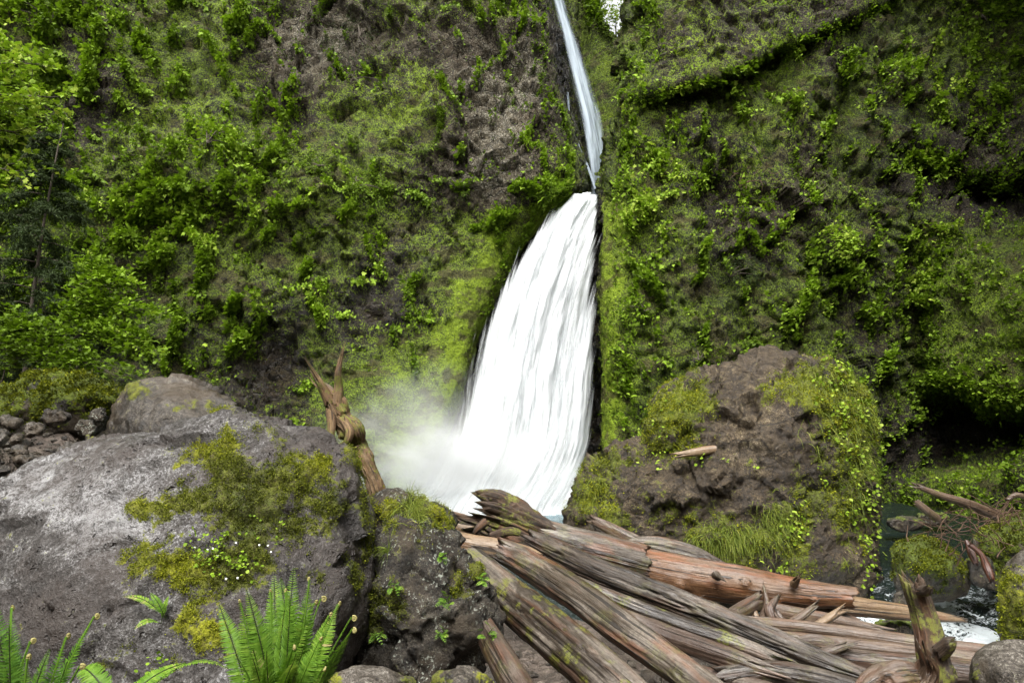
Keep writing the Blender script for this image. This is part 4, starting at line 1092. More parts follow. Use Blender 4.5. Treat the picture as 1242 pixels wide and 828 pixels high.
# rocks on the gravel bank
GR = [(66, 502, 10.6, 22, 10, 'long dark slab tilted on the gravel under the moss mound'), (42, 515, 10.3, 14, 9, 'pale-topped dark block left of the tilted slab'), (12, 508, 11.0, 14, 6, 'flat light stone at the left edge of the gravel'),
      (105, 515, 10.0, 16, 12, 'lichen-flecked rock below the right end of the moss mound'), (118, 500, 10.6, 12, 9, 'speckled grey rock touching the moss mound'), (85, 545, 8.8, 22, 10, 'low brown rock half buried in gravel beside the grey boulder'),
      (112, 535, 8.6, 12, 10, 'mossy brown stone against the rounded brown boulder'), (26, 553, 8.6, 14, 4, 'thin reddish stone lying flat on the gravel'), (24, 544, 9.2, 10, 3, 'thin dark stone lying flat on the gravel'), (4, 525, 9.8, 8, 7, 'small dark stone at the left edge of the gravel'), (20, 528, 9.8, 6, 4, 'grey pebble-sized stone beside the small dark stone')]
for k, (x, y, Yd, rx, ry, lb) in enumerate(GR):
    rx, ry, y = rx * .85, ry * .8, y + 3
    boulder('rock', lb, 'rock', [[(x + rx * math.cos(a) * random.uniform(.75, 1.1), y + ry * math.sin(a) * random.uniform(.75, 1.1) + s, Yd + dz) for a in np.linspace(0, 2 * PI, 7)[:-1] for dz, s in ((-.15, 3), (.3, -1))]],
            M_B2 if k in (3, 4) else M_B4, 400 + k, 0.016, big=(0.02, 3), fac=(0.05, 4), mid=(0.01, 8), moss_up=.5 if k == 6 else 0, tone0=[.2, .35, .5, .4, .45, .3, .3, .3, .2, .2, .4][k], moss_n=4, p=30, group='rocks on the gravel bank')

# loose pebbles, one object
def pebbles(name, n, fx, fy, sz, mat):
    x = RNG.uniform(*fx, n); y = RNG.uniform(*fy, n); s = RNG.gamma(2.2, sz / 2.2, n)
    D, F = ico(2)
    Vv = D[None] * s[:, None, None] * RNG.uniform(.6, 1.3, (n, 1, 3)) * np.array([1, 1, .6]) + RNG.normal(size=(n, len(D), 3)) * (s * 0.10)[:, None, None]
    q = np.stack([x, y, 0 * x], -1)
    z = zground(x, y) + 0.18 * fbm(q * 0.7, 3, 9) + 0.07 * fbm(q * 2.5, 4, 10) + 0.03 * fbm(q * 9, 3, 11)
    Vv += np.stack([x, y, z + s * 0.15], -1)[:, None]
    Fv = (F[None] + (np.arange(n) * len(D))[:, None, None]).reshape(-1, 3)
    tn = np.repeat(RNG.uniform(.15, .6, n), len(D)); zz = np.zeros_like(tn)
    o = obj(name, Vv.reshape(-1, 3), Fv, mat, None, {'mask': np.stack([zz, zz, tn, zz], -1)}, False, (0, 0, 0))
    return tag(o, kind='stuff')
pebbles('loose_gravel', 2600, (-11, -4.4), (5.5, 14), 0.045, M_B4)
pebbles('loose_gravel', 700, (-1.5, 3.5), (4.2, 9.5), 0.05, M_B4)

# ------------------------------------------------------------------ driftwood
G_ = [(0, (0.0108, 0.0073, 0.0045)), (0.35, (0.0346, 0.0243, 0.0156)), (0.65, (0.0720, 0.0565, 0.0402)), (1, (0.1512, 0.1322, 0.1037))]
O_ = [(0, (0.0255, 0.0102, 0.0043)), (0.35, (0.0808, 0.0365, 0.0145)), (0.65, (0.1445, 0.0748, 0.0340)), (1, (0.2550, 0.1615, 0.0935))]
P_ = [(0, (0.0425, 0.0243, 0.0122)), (0.35, (0.1275, 0.0807, 0.0428)), (0.65, (0.2210, 0.1561, 0.0918)), (1, (0.3570, 0.2861, 0.1913))]
D_ = [(0, (0.0056, 0.0041, 0.0029)), (0.35, (0.0192, 0.0130, 0.0086)), (0.65, (0.0464, 0.0351, 0.0245)), (1, (0.1200, 0.0995, 0.0756))]
R_ = [(0, (0.0130, 0.0073, 0.0050)), (0.35, (0.0418, 0.0258, 0.0180)), (0.65, (0.0828, 0.0580, 0.0432)), (1, (0.1584, 0.1290, 0.1044))]
ML_grey = mat_log('grey_brown_driftwood', G_, 0.5, grey=0.75, moss=0.25)
ML_moss = mat_log('mossy_wet_driftwood', D_, 0.2, grey=0.8, moss=0.8)
ML_or = mat_log('orange_barkless_wood', O_, 0.5, (0.22, 0.075, 0.03), grey=0.35)
ML_pale = mat_log('pale_stripped_wood', P_, 0.4, (0.22, 0.10, 0.05), grey=0.2)
ML_dark = mat_log('dark_split_driftwood', D_, 0.15, grey=0.45, moss=0.15)
ML_wet = mat_log('wet_red_wood', [(0, (0.01, 0.004, 0.002)), (0.5, (0.05, 0.016, 0.008)), (1, (0.12, 0.045, 0.02))], 0.3, grey=0.1, rough=(.25, .5))
ML_red = mat_log('purple_brown_driftwood', R_, 0.3, grey=0.5, moss=0.2)
ML_tan = mat_log('dry_tan_driftwood', [(0, (0.0204, 0.0127, 0.0085)), (0.35, (0.0638, 0.0399, 0.0255)), (0.65, (0.1232, 0.0833, 0.0561)), (1, (0.2210, 0.1700, 0.1232))], 0.4, grey=0.25, moss=0.2)
ML_snag = mat_log('golden_rotten_wood', [(0, (0.02, 0.012, 0.006)), (0.35, (0.085, 0.05, 0.022)), (0.65, (0.17, 0.11, 0.05)), (1, (0.30, 0.22, 0.12))], 0.3, (0.16, 0.07, 0.025), grey=0.1, moss=1.3, rough=(.7, .95))
ML_rot = mat_log('rotten_root_wood', [(0, (0.0064, 0.0040, 0.0024)), (0.35, (0.0256, 0.0144, 0.0072)), (0.65, (0.0640, 0.0368, 0.0192)), (1, (0.1360, 0.0880, 0.0520))], 0.5, (0.1280, 0.0480, 0.0160), grey=0.1, moss=0.9, rough=(0.7, 0.95))

LG = 'driftwood logs jammed between the boulders'
lg = log('log', 'long orange barkless log with a rotten root mass, topmost across the jam', 'log',
    [(612, 634, 9.5, 20), (640, 640, 9.4, 17), (700, 663, 9.2, 18), (780, 688, 9.0, 22), (880, 706, 8.7, 22), (960, 718, 8.5, 17), (1036, 725, 8.3, 12)], ML_or, 11, LG, ns=260, k=72, ridge=0.05, lump=0.07, fine=0.025, jag=(0.1, 0.12),
    knots=[(.42, 1.4, .05, .28), (.55, 1.9, .05, .22), (.60, 2.6, .06, .3), (.72, 1.2, .05, .22), (.80, 2.2, .04, .3), (.9, 1.7, .04, .2)])
log('bark_shell', None, None, [(628, 637, 9.38, 17), (660, 648, 9.26, 17), (700, 660, 9.12, 19), (740, 671, 9.0, 21), (785, 683, 8.93, 20)], ML_grey, 12, parent=lg, ns=140, k=56, ridge=0.06, lump=0.05, jag=(.1, .25))
lg['label'] = 'long orange barkless log with a rotten root mass, topmost across the jam'
# torn root flare
log('root_mass', None, None, [(676, 658, 9.2, 15), (650, 648, 9.25, 19), (624, 638, 9.3, 25), (602, 630, 9.35, 28), (588, 626, 9.4, 24)], ML_rot, 31, parent=lg, ns=150, k=120, ridge=0.95, lump=0.5, split=0.7, jag=(.1, 1.0), fine=0.12, kk=1.6, hollow=0.9)
for pts in ([(606, 614, 9.3, 4), (600, 604, 9.25, 3), (594, 606, 9.15, 1.5)], [(616, 612, 9.3, 4), (622, 605, 9.25, 2.5), (626, 607, 9.2, 1.2)], [(590, 632, 8.9, 5), (580, 640, 8.8, 4), (574, 648, 8.8, 2)], [(598, 650, 8.8, 5), (620, 644, 8.7, 5), (640, 650, 8.75, 3)]):
    log('root', None, None, pts, ML_rot, int(pts[0][0]), parent=lg, ns=40, k=16, ridge=0.2, lump=0.2)
for x, y, Yd, dx, dy in ((868, 697, 8.45, 4, 4), (963, 708, 8.3, 3, -5)):
    log('branch_stub', None, None, [(x, y, Yd, 5), (x + dx, y + dy, Yd - .10, 3.5), (x + 1.5 * dx, y + 1.4 * dy, Yd - .16, 2)], ML_pale if dx != 4 else ML_dark, int(x), parent=lg, ns=16, k=14, ridge=0.1, jag=(0, .5))

log('log', 'dark deeply split log slanting over the middle of the jam under the orange log', 'log',
    [(640, 652, 8.7, 9), (668, 666, 8.5, 12), (720, 690, 8.0, 14), (800, 721, 7.5, 14.5), (870, 749, 7.1, 14), (950, 782, 6.7, 14), (1010, 805, 6.4, 11), (1062, 824, 6.2, 7)], ML_dark, 21, LG, ns=300, k=80, ridge=0.30, lump=0.12, split=0.5, jag=(0.3, 0.3), fine=0.05)
log('log', 'pinkish stripped log whose left end passes behind the lichen-spotted rock', 'log',
    [(530, 650, 8.6, 10), (560, 657, 8.5, 11), (605, 666, 8.4, 12), (640, 671, 8.4, 8), (656, 674, 8.4, 2.5)], ML_pale, 22, LG, ns=120, k=48, ridge=0.06, lump=0.08, jag=(0.1, .1))
log('log', 'short pale sawn-looking log lying left of the rotten root mass', 'log',
    [(505, 620, 10.0, 12), (530, 629, 9.9, 13), (555, 636, 9.8, 13.5), (577, 643, 9.7, 13)], ML_pale, 23, LG, ns=80, k=48, ridge=0.05, lump=0.08, jag=(0.1, 0.08), knots=[(.55, 1.6, .08, .15)])
l5 = log('log', 'thick grey and orange log slanting down to the bottom centre, second from the bottom', 'log',
    [(606, 667, 7.4, 13), (640, 684, 7.2, 16), (700, 722, 6.5, 18), (760, 766, 5.9, 19), (820, 808, 5.45, 18), (890, 862, 5.0, 18)], ML_grey, 24, LG, ns=300, k=90, ridge=0.12, lump=0.12, split=0.10, jag=(0.35, 0.1), fine=0.035, knots=[(.86, 1.3, .07, .2)])
l6 = log('log', 'thickest mossy ridged log at the lower left of the jam with a pale ridge', 'log',
    [(574, 686, 6.7, 20), (620, 726, 6.2, 23), (680, 776, 5.5, 26), (740, 828, 4.95, 27), (790, 874, 4.6, 27)], ML_moss, 25, LG, ns=300, k=110, ridge=0.26, lump=0.13, split=0.22, jag=(0.2, 0.1), fine=0.03)
log('log', 'short reddish log standing at the bottom edge beside the round pale-topped boulder', 'log',
    [(588, 762, 5.3, 12), (602, 788, 5.0, 15), (620, 820, 4.7, 17), (645, 860, 4.4, 18)], ML_red, 26, LG, ns=120, k=64, ridge=0.2, lump=0.12, jag=(.2, .1))
log('log', 'purple-brown log with an orange scar right of the thick grey and orange log', 'log',
    [(694, 716, 7.0, 7), (740, 741, 6.7, 9), (800, 767, 6.4, 11), (860, 789, 6.1, 12), (906, 805, 5.9, 11), (936, 814, 5.8, 7)], ML_red, 27, LG, ns=240, k=64, ridge=0.17, lump=0.14, split=0.1, jag=(.2, .5))
log('log', 'brown log with bright moss along its back between the split log and the purple-brown one', 'log',
    [(690, 703, 7.6, 8), (760, 733, 7.3, 10), (830, 760, 7.0, 10), (900, 783, 6.7, 9), (945, 800, 6.45, 6)], ML_moss, 28, LG, ns=220, k=60, ridge=0.15, lump=0.12, jag=(.2, .4))
log('log', 'knobbly brown log lying along the bottom edge right of the purple-brown log', 'log',
    [(880, 822, 5.9, 13), (935, 815, 5.85, 12), (985, 822, 5.7, 12), (1040, 836, 5.5, 11)], ML_dark, 29, LG, ns=140, k=56, ridge=0.2, lump=0.2, jag=(.3, .2))
log('log', 'broken flat plank-like log filling the gap under the purple-brown log', 'log',
    [(806, 800, 6.3, 7), (860, 820, 6.0, 9), (930, 838, 5.7, 10), (980, 854, 5.5, 9)], ML_red, 39, LG, ns=140, k=48, ridge=0.2, lump=0.2, jag=(.3, .4))
log('log', 'long thin grey-tan log, uppermost of the parallel logs reaching the bottom right', 'log',
    [(890, 752, 7.6, 6), (960, 759, 7.5, 7.5), (1040, 769, 7.3, 8), (1120, 780, 7.1, 8), (1200, 789, 6.9, 7)], ML_tan, 30, LG, ns=240, k=48, ridge=0.10, lump=0.08, jag=(.2, .2))
log('log', 'long straight tan log, second of the parallel logs reaching the bottom right', 'log',
    [(915, 770, 7.1, 7), (990, 778, 7.0, 8.5), (1080, 788, 6.85, 9), (1160, 797, 6.7, 9), (1210, 803, 6.6, 8)], ML_tan, 31, LG, ns=240, k=48, ridge=0.10, lump=0.08, jag=(.2, .2))
log('log', 'dark-bellied brown log, lowest of the parallel logs behind the upright post', 'log',
    [(1012, 797, 6.6, 11), (1070, 804, 6.5, 12), (1130, 811, 6.4, 13), (1200, 819, 6.3, 12)], ML_red, 32, LG, ns=180, k=56, ridge=0.10, lump=0.08, jag=(.4, .2))
log('log', 'pale tapering log sticking out over the rapids from beneath the orange log', 'log',
    [(940, 722, 9.0, 12), (1000, 731, 9.0, 12), (1060, 738, 9.0, 10), (1120, 745, 9.0, 7.5), (1172, 752, 9.0, 2)], ML_pale, 33, LG, ns=200, k=48, ridge=0.10, lump=0.08, jag=(.2, .1))
log('log', 'flattened brown log end half hidden under the orange log', 'log',
    [(930, 738, 8.3, 8), (985, 748, 8.2, 8), (1040, 758, 8.1, 6), (1075, 764, 8.0, 3)], ML_tan, 34, LG, ns=140, k=48, ridge=0.14, lump=0.12, flat=0.3, jag=(.3, .3))
log('log', 'short thin log poking up behind the upright splinters under the orange log', 'log',
    [(972, 728, 8.6, 7), (1010, 744, 8.5, 7), (1040, 756, 8.4, 6)], ML_tan, 35, LG, ns=80, k=36, ridge=0.14, lump=0.12)
log('log', 'red-brown stub leaning beneath the middle of the orange log', 'log',
    [(872, 756, 7.6, 7), (895, 743, 7.8, 9), (922, 727, 8.0, 9)], ML_red, 36, LG, ns=80, k=40, ridge=0.14, lump=0.12, jag=(.3, .3))
log('plank', 'pale split plank leaning on the foot of the biggest boulder', 'plank',
    [(718, 630, 10.9, 5), (740, 641, 10.8, 7), (772, 657, 10.6, 8)], ML_tan, 37, ns=80, k=36, ridge=0.10, lump=0.08, flat=0.5, jag=(.3, .2))
log('slab', 'twisted grey driftwood slab with a hollow fold beneath the biggest boulder', 'driftwood slab',
    [(756, 668, 10.3, 10), (790, 664, 10.2, 13), (830, 672, 10.0, 13), (860, 681, 9.9, 9), (878, 687, 9.8, 3)], ML_grey, 38, ns=160, k=80, ridge=0.30, lump=0.25, split=0.35, flat=0.1, jag=(.3, .4))
log('branch', 'broken pinkish branch resting on the ledge of the biggest boulder', 'branch',
    [(826, 551, 13.45, 3), (845, 548, 13.45, 5), (866, 545, 13.45, 5), (884, 543, 13.45, 4)], ML_pale, 41, ns=60, k=24, ridge=0.08, lump=0.10, jag=(.6, .2))
log('slab', 'dark red flake of wood lying on the parallel logs', 'driftwood chunk', [(960, 784, 6.75, 5), (985, 779, 6.7, 9), (1012, 784, 6.65, 7), (1030, 792, 6.6, 3)], ML_red, 42, ns=80, k=36, ridge=0.25, lump=0.25, flat=0.4, jag=(.4, .4))
log('branch', 'stubby reddish branch lying below the dark red flake', 'branch', [(988, 796, 6.5, 4), (1005, 790, 6.45, 6), (1022, 785, 6.45, 5)], ML_red, 43, ns=60, k=28, ridge=0.2, lump=0.2, jag=(.4, .5))
SPLINT = [([(958, 757, 7.7, 5), (974, 746, 7.7, 4.5), (988, 735, 7.7, 3)], 'forked brown stick leaning up to the right under the orange log', ML_tan), ([(988, 760, 7.5, 4.5), (1004, 750, 7.5, 4.5), (1018, 741, 7.5, 4)], 'pale stick with a blunt end leaning up to the right', ML_pale),
      ([(927, 748, 7.9, 6), (930, 733, 7.9, 4), (927, 716, 7.95, 1.5)], 'upright splinter standing against the orange log', ML_tan), ([(938, 750, 7.8, 7), (934, 738, 7.85, 6), (940, 728, 7.9, 2)], 'wide broken splinter beside the upright one', ML_red),
      ([(918, 752, 7.8, 4), (915, 742, 7.85, 3), (913, 735, 7.9, 1)], 'short yellowish splinter left of the upright one', ML_pale), ([(948, 752, 7.7, 4), (942, 744, 7.75, 4), (940, 740, 7.75, 1.5)], 'short reddish splinter right of the wide one', ML_red)]
for k, (pts, lb, m) in enumerate(SPLINT): log('stick', lb, 'stick', pts, m, 50 + k, 'splinters and sticks in the jam', ns=40, k=20, ridge=0.3, lump=0.25, jag=(.3, .25))
log('log', 'shadowed brown log deep in the gap below the dark split log', 'log', [(660, 700, 8.0, 8), (720, 724, 7.8, 10), (800, 748, 7.5, 10), (890, 772, 7.2, 9)], ML_dark, 70, LG, ns=120, k=40, ridge=0.15, lump=0.12)
log('log', 'shadowed log low in the gap under the right half of the orange log', 'log', [(840, 740, 8.8, 7), (920, 756, 8.5, 8), (1000, 772, 8.2, 8)], ML_dark, 72, LG, ns=120, k=40, ridge=0.15, lump=0.12)

# upright broken post
po = log('post', 'upright broken trunk standing in front of the rapids near the right edge', 'broken trunk',
    [(1107, 704, 5.3, 10), (1111, 716, 5.3, 11), (1119, 740, 5.3, 11.5), (1127, 768, 5.25, 13), (1132, 800, 5.2, 15), (1142, 850, 5.15, 17), (1148, 890, 5.1, 17)], ML_rot, 61, ns=200, k=72, ridge=0.5, lump=0.2, split=0.25, jag=(.15, .1), fine=0.07, knots=[(.5, 1.5, .05, .3), (.62, .8, .05, .4)])
po['label'] = 'upright broken trunk standing in front of the rapids near the right edge'
log('knot', None, None, [(1138, 792, 5.1, 8), (1147, 785, 5.05, 8), (1153, 779, 5.0, 6), (1158, 776, 4.98, 2)], ML_rot, 62, parent=po, ns=40, k=28, ridge=0.25, lump=0.25)
log('branch_stub', None, None, [(1118, 716, 5.2, 6), (1124, 716, 5.15, 6), (1127, 712, 5.1, 3)], ML_rot, 63, parent=po, ns=24, k=20, ridge=0.2, lump=0.2)
# knotty root chunk
log('root_chunk', 'pale knotty root chunk at the foot of the upright broken trunk', 'root', [(1046, 846, 5.15, 9), (1066, 832, 5.15, 15), (1092, 824, 5.12, 17), (1116, 822, 5.1, 14), (1126, 808, 5.05, 9), (1124, 798, 5.0, 4)], ML_tan, 64, ns=160, k=80, ridge=0.35, lump=0.45, split=0.2, jag=(.2, .4), fine=0.10, kk=2.5, knots=[(.45, 1.6, .05, .5), (.6, 2.4, .04, .5), (.35, 1.0, .04, .4)])

# snag in front of the fall
sn = log('snag', 'rotten standing snag with two horn-like branches in front of the fall', 'dead trunk',
    [(464, 640, 8.7, 9.5), (458, 602, 8.7, 9), (451, 578, 8.7, 8), (443, 560, 8.7, 9), (434, 540, 8.75, 8), (427, 522, 8.65, 10.5), (415, 508, 8.7, 9.5), (408, 494, 8.7, 11), (401, 485, 8.7, 6.5)], ML_snag, 65, ns=260, k=84, ridge=0.9, lump=0.5, split=0.4, jag=(.1, .9), fine=0.16, kk=3.2, knots=[(.5, 1.2, .06, .4), (.72, 3, .06, .5), (.85, 5, .07, .5)])
for pts, s in (([(402, 492, 8.65, 7.5), (394, 475, 8.6, 6), (388, 464, 8.55, 4.5), (379, 450, 8.5, 2)], 1), ([(409, 490, 8.65, 6.5), (411, 470, 8.65, 5), (410, 452, 8.6, 3.6), (413, 435, 8.6, 1.8)], 2), ([(446, 570, 8.7, 7), (434, 560, 8.6, 5), (424, 553, 8.5, 3.5), (418, 556, 8.45, 2)], 3), ([(402, 498, 8.62, 6), (402, 520, 8.55, 5), (398, 540, 8.5, 3)], 4), ([(418, 512, 8.55, 5), (424, 524, 8.45, 5), (420, 536, 8.45, 4), (411, 541, 8.5, 2)], 5)):
    log('branch', None, None, pts, ML_snag, 80 + s, parent=sn, ns=50, k=24, ridge=0.22, lump=0.25, jag=(.2, .6))
Lm = Leaves()
vs = np.array([v.co for v in sn.data.vertices]) + np.array(sn.location); vn = np.array([v.normal for v in sn.data.vertices])
i = RNG.choice(len(vs), 9000)
wgt = fbm(vs[i] * 3.5, 3, 4) > 0.0
i = i[wgt]
Lm.add(vs[i], nrm(vn[i] + rdir(len(i)) * .8), rdir(len(i)), 0.024 * RNG.uniform(.5, 1.5, len(i)), T_DIAMOND, np.clip(0.5 + RNG.normal(size=len(i)) * .15, 0, 1))
Lm.build('moss', MOSSY, sn)

# twig heap on the right bank
TG = 'twigs in the debris heap on the right bank'
tw = log('branch', 'thickest bare branch pointing left out of the debris heap', 'branch', [(1114, 590, 12.2, 3), (1140, 600, 12.2, 4), (1175, 611, 12.2, 5), (1208, 625, 12.3, 6)], ML_tan, 91, ns=80, k=24, ridge=0.08, lump=0.12, jag=(.5, .1))
log('branch', 'short sawn-off pale branch below the thickest branch', 'branch', [(1113, 610, 12.0, 4), (1124, 619, 12.0, 4.5), (1136, 628, 12.1, 4.5)], ML_tan, 92, ns=50, k=24, ridge=0.08, lump=0.1, jag=(.2, .1))
log('stick', 'wet red stick hanging down beside the ochre boulder', 'stick', [(1176, 660, 11.4, 3), (1190, 672, 11.2, 3), (1198, 690, 11.0, 4.5), (1204, 706, 10.9, 3)], ML_wet, 93, ns=60, k=20, ridge=0.1)
log('stick', 'short wet red stick hanging beside the green mossy boulder', 'stick', [(1172, 655, 11.6, 2), (1178, 670, 11.5, 4), (1184, 684, 11.4, 3)], ML_wet, 94, ns=50, k=20, ridge=0.1)
log('stick', 'pale bent root arching over the right edge of the debris heap', 'stick', [(1222, 606, 12.3, 2.5), (1232, 600, 12.3, 3), (1245, 604, 12.3, 3), (1255, 618, 12.3, 2)], ML_tan, 95, ns=60, k=20, ridge=0.1)
protos = []
for k in range(8):
    n = 7; p = np.zeros((n, 3)); d = nrm(RNG.normal(size=(1, 3)))[0] * np.array([1, .5, .5]); d /= np.linalg.norm(d)
    Lt = RNG.uniform(.3, .75)
    for j in range(1, n): d = nrm((d + RNG.normal(size=3) * .15)[None])[0]; p[j] = p[j - 1] + d * Lt / n
    V, F = tube_geo(catmull(p - p.mean(0), 24), np.linspace(.010, .003, 24) * RNG.uniform(.7, 1.3), 7)
    me = make_mesh('twig', V, F); me.materials.append(DEADTWIG); protos.append(me)
for k in range(100):
    f = random.random()
    if f < .55: c = W(random.gauss(1168, 22), random.gauss(642, 13), random.uniform(11.6, 12.6)); axis = (random.gauss(.5, .5), random.gauss(0, .5), random.gauss(-.7, .8))
    else: c = W(random.gauss(1212, 20), random.gauss(622, 9), random.uniform(11.8, 12.8)); axis = (random.gauss(0, .4), random.gauss(-.25, .3), random.gauss(0, .6))
    o = bpy.data.objects.new('twig', protos[k % 8]); COL.objects.link(o); o.location = tuple(c); o.rotation_euler = axis
    tag(o, 'thin bare brown twig tangled in the debris heap on the right bank', 'twig', TG)

# ------------------------------------------------------------------ ferns in front
def lerp(a, b, f): return np.asarray(a) + (np.asarray(b) - np.asarray(a)) * f


def fern(label, base, tips, n, plen, tint, droop, curl=0.0, name='sword_fern', up=(0, -0.5, 1), stem=0.004, ang=0.35, pw=0.16, start=0.15, group=None):
    b = W(*base)
    root = empty(name, b, label, 'fern', group)
    for k, (x, y, Yd, *c) in enumerate(tips):
        L = Leaves()
        ln = np.linalg.norm(W(x, y, Yd) - b)
        frond(L, b + RNG.normal(size=3) * 0.02, W(x, y, Yd), np.array(up) + RNG.normal(size=3) * 0.25, n, plen * RNG.uniform(.85, 1.1), tint + RNG.normal() * .05, droop * RNG.uniform(.5, 1.4), pw, (c[0] if c else curl), stem, ang, start)
        L.build('frond', FERNY, root)
    return root


fern('tall bright sword fern with curled brown tips in front of the huge grey boulder', (338, 930, 3.1),
     [(318, 712, 3.15, .010), (345, 700, 3.2), (360, 688, 3.25), (372, 706, 3.1, .009), (300, 722, 3.05), (284, 742, 3.0, .010), (266, 735, 3.2), (335, 735, 2.95), (392, 712, 3.2, .014), (402, 742, 3.1, .012), (418, 752, 3.05, .013), (385, 770, 2.95, .012), (345, 770, 2.85, .009), (300, 775, 2.85), (325, 790, 2.8), (365, 780, 2.85), (280, 790, 2.9), (312, 750, 3.1), (355, 740, 3.05), (395, 815, 2.9, .012), (378, 738, 3.1), (328, 705, 3.25), (352, 716, 3.15, .01), (385, 726, 3.1, .012), (410, 735, 3.15, .013), (372, 790, 2.8), (340, 800, 2.75), (308, 808, 2.8), (290, 760, 3.05), (430, 775, 3.0, .012)],
     60, 0.064, 0.54, 0.07, name='sword_fern', pw=0.105)
fern('dark green sword fern with unfurling tips in the bottom left corner', (28, 980, 2.3),
     [(-14, 715, 2.35), (-28, 745, 2.3), (12, 732, 2.4, .008), (40, 762, 2.3, .008), (58, 790, 2.3), (84, 768, 2.35, .009), (108, 752, 2.4, .009), (98, 800, 2.25, .008), (8, 770, 2.2), (-15, 790, 2.2), (35, 800, 2.2, .010), (70, 810, 2.2)],
     48, 0.048, 0.34, 0.07, pw=0.115)
fern('pale arching fern fronds lying along the bottom edge beside the tall fern', (150, 858, 2.75), [(272, 812, 2.8), (252, 840, 2.6), (225, 806, 2.95), (110, 812, 2.9)], 46, 0.046, 0.60, 0.20, pw=0.13, ang=0.25, name='lady_fern')
fern('small pale fern hanging on the face of the huge grey boulder', (196, 752, 4.25), [(147, 724, 4.2), (166, 762, 4.12), (205, 722, 4.3), (183, 718, 4.25)], 26, 0.030, 0.62, 0.15, pw=0.16, stem=0.002, name='lady_fern', ang=.5)
for k, (x, y, s, lb) in enumerate([(478, 712, 12, 'upper left'), (539, 728, 13, 'middle'), (536, 768, 11, 'low middle'), (592, 766, 14, 'lower right'), (584, 702, 11, 'right-edge'), (457, 772, 14, 'lowest left'), (537, 675, 8, 'small upper')]):
    fern('%s little fern rooted on the dark lichen-spotted rock' % lb, (x, y, 5.0), [(x + .8 * s * math.cos(a) * random.uniform(.8, 1.3), y - s * math.sin(a) * random.uniform(.7, 1.2) + 3, 4.93) for a in np.linspace(-.9, 3.6, 6)], 7, 0.024, 0.56, 0.12, pw=0.30, stem=0.0015, name='small_fern', ang=0.7, group='little ferns on the lichen-spotted rock')


def surf(V, N, px, py, x, y, r=14):
    d = (px - x) ** 2 + (py - y) ** 2
    i = np.argsort(d)[:400]
    i = i[d[i] < r * r] if (d[i] < r * r).any() else i[:1]
    j = i[np.argmin(V[i, 1])]
    return V[j], N[j]


def on_boulder(Bx, n, fn):
    o, V, N, m, fr = Bx
    px, py = PROJ(V)
    w = np.clip(fn(px, py), 0, None) * fr * (N[:, 1] < 0.25)
    i = RNG.choice(len(V), n, p=w / w.sum())
    return V[i], N[i]


def tuft(name, label, cat, Bx, n, fn, length, width, droop, tint, spread=0.5, kind=None, group=None):
    P, Nn = on_boulder(Bx, n, fn)
    L = Leaves()
    D = nrm(Nn * 0.6 + np.array([0, 0, 0.15]) + RNG.normal(size=P.shape) * spread)
    grass_geo(L, P - Nn * 0.01, D, length * RNG.uniform(.5, 1.25, n), width, droop * RNG.uniform(.6, 1.3, n), np.clip(tint + RNG.normal(size=n) * .16, 0, 1))
    o = L.build(name, GRASSY)
    return tag(o, label, cat, group, kind)


tuft('grass_tuft', 'bright drooping grass tuft on top of the lichen-spotted rock', 'grass', B2, 900, lambda x, y: blobs(x, y, [(497, 614, 13, 10, 1), (505, 626, 10, 12, .7)]), 0.22, 0.0022, 2.6, 0.68)
tuft('grass_tuft', 'thin green grass tuft on the left side of the lichen-spotted rock', 'grass', B2, 160, lambda x, y: blobs(x, y, [(470, 668, 1.2, 1.2, 1)]), 0.16, 0.002, 2.2, 0.5)
tuft('grass_tuft', 'long yellow-green grass spilling over the lower front of the biggest boulder', 'grass', B3, 1900, lambda x, y: blobs(x, y, [(892, 655, 26, 14, 1), (940, 640, 16, 22, .7), (855, 655, 16, 10, .4)]), 0.28, 0.005, 3.2, 0.60)
tuft('grass_tuft', 'long grass hanging like a curtain down the right side of the biggest boulder', 'grass', B3, 3600, lambda x, y: blobs(x, y, [(1020, 480, 24, 26, 1), (1045, 540, 12, 60, 1), (1030, 600, 14, 40, .5), (990, 460, 30, 14, .6), (985, 520, 14, 30, .25)]), 0.38, 0.006, 3.4, 0.55)
tuft('grass_tuft', 'yellowish moss grass on the left shoulder of the biggest boulder', 'grass', B3, 1500, lambda x, y: blobs(x, y, [(828, 490, 24, 22, 1), (720, 600, 20, 24, .5)]), 0.24, 0.005, 2.6, 0.62)

# round-leaved plants
def round_plants(name, Bx, n, fn, size, tint, per=4, R=0.10):
    P, Nn = on_boulder(Bx, n, fn)
    L = Leaves()
    clump(L, P + Nn * 0.04, Nn, per, R, size, T_ROUND, np.clip(tint + RNG.normal(size=n) * .1, 0, 1), up=0.5, out=0.9, down=0.2)
    return tag(L.build(name, LEAFY, None, (0, 0, 0)), kind='stuff')
round_plants('round_leaved_plants', B3, 620, lambda x, y: blobs(x, y, [(1030, 500, 26, 60, 1), (1005, 455, 30, 14, 1), (1040, 590, 14, 60, .8), (975, 645, 12, 40, .9), (935, 690, 40, 16, .8), (955, 640, 12, 20, .6), (1000, 585, 14, 20, .5), (1050, 690, 8, 40, .8), (840, 525, 26, 10, .4), (800, 510, 14, 16, .4), (870, 560, 60, 16, .15)]), 0.062, 0.84)
round_plants('round_leaved_plants', B1, 75, lambda x, y: blobs(x, y, [(262, 668, 24, 16, 1), (305, 690, 16, 14, .6), (275, 700, 20, 10, .5), (190, 800, 18, 14, .6), (320, 650, 14, 20, .3)]), 0.020, 0.66, 4, 0.03)
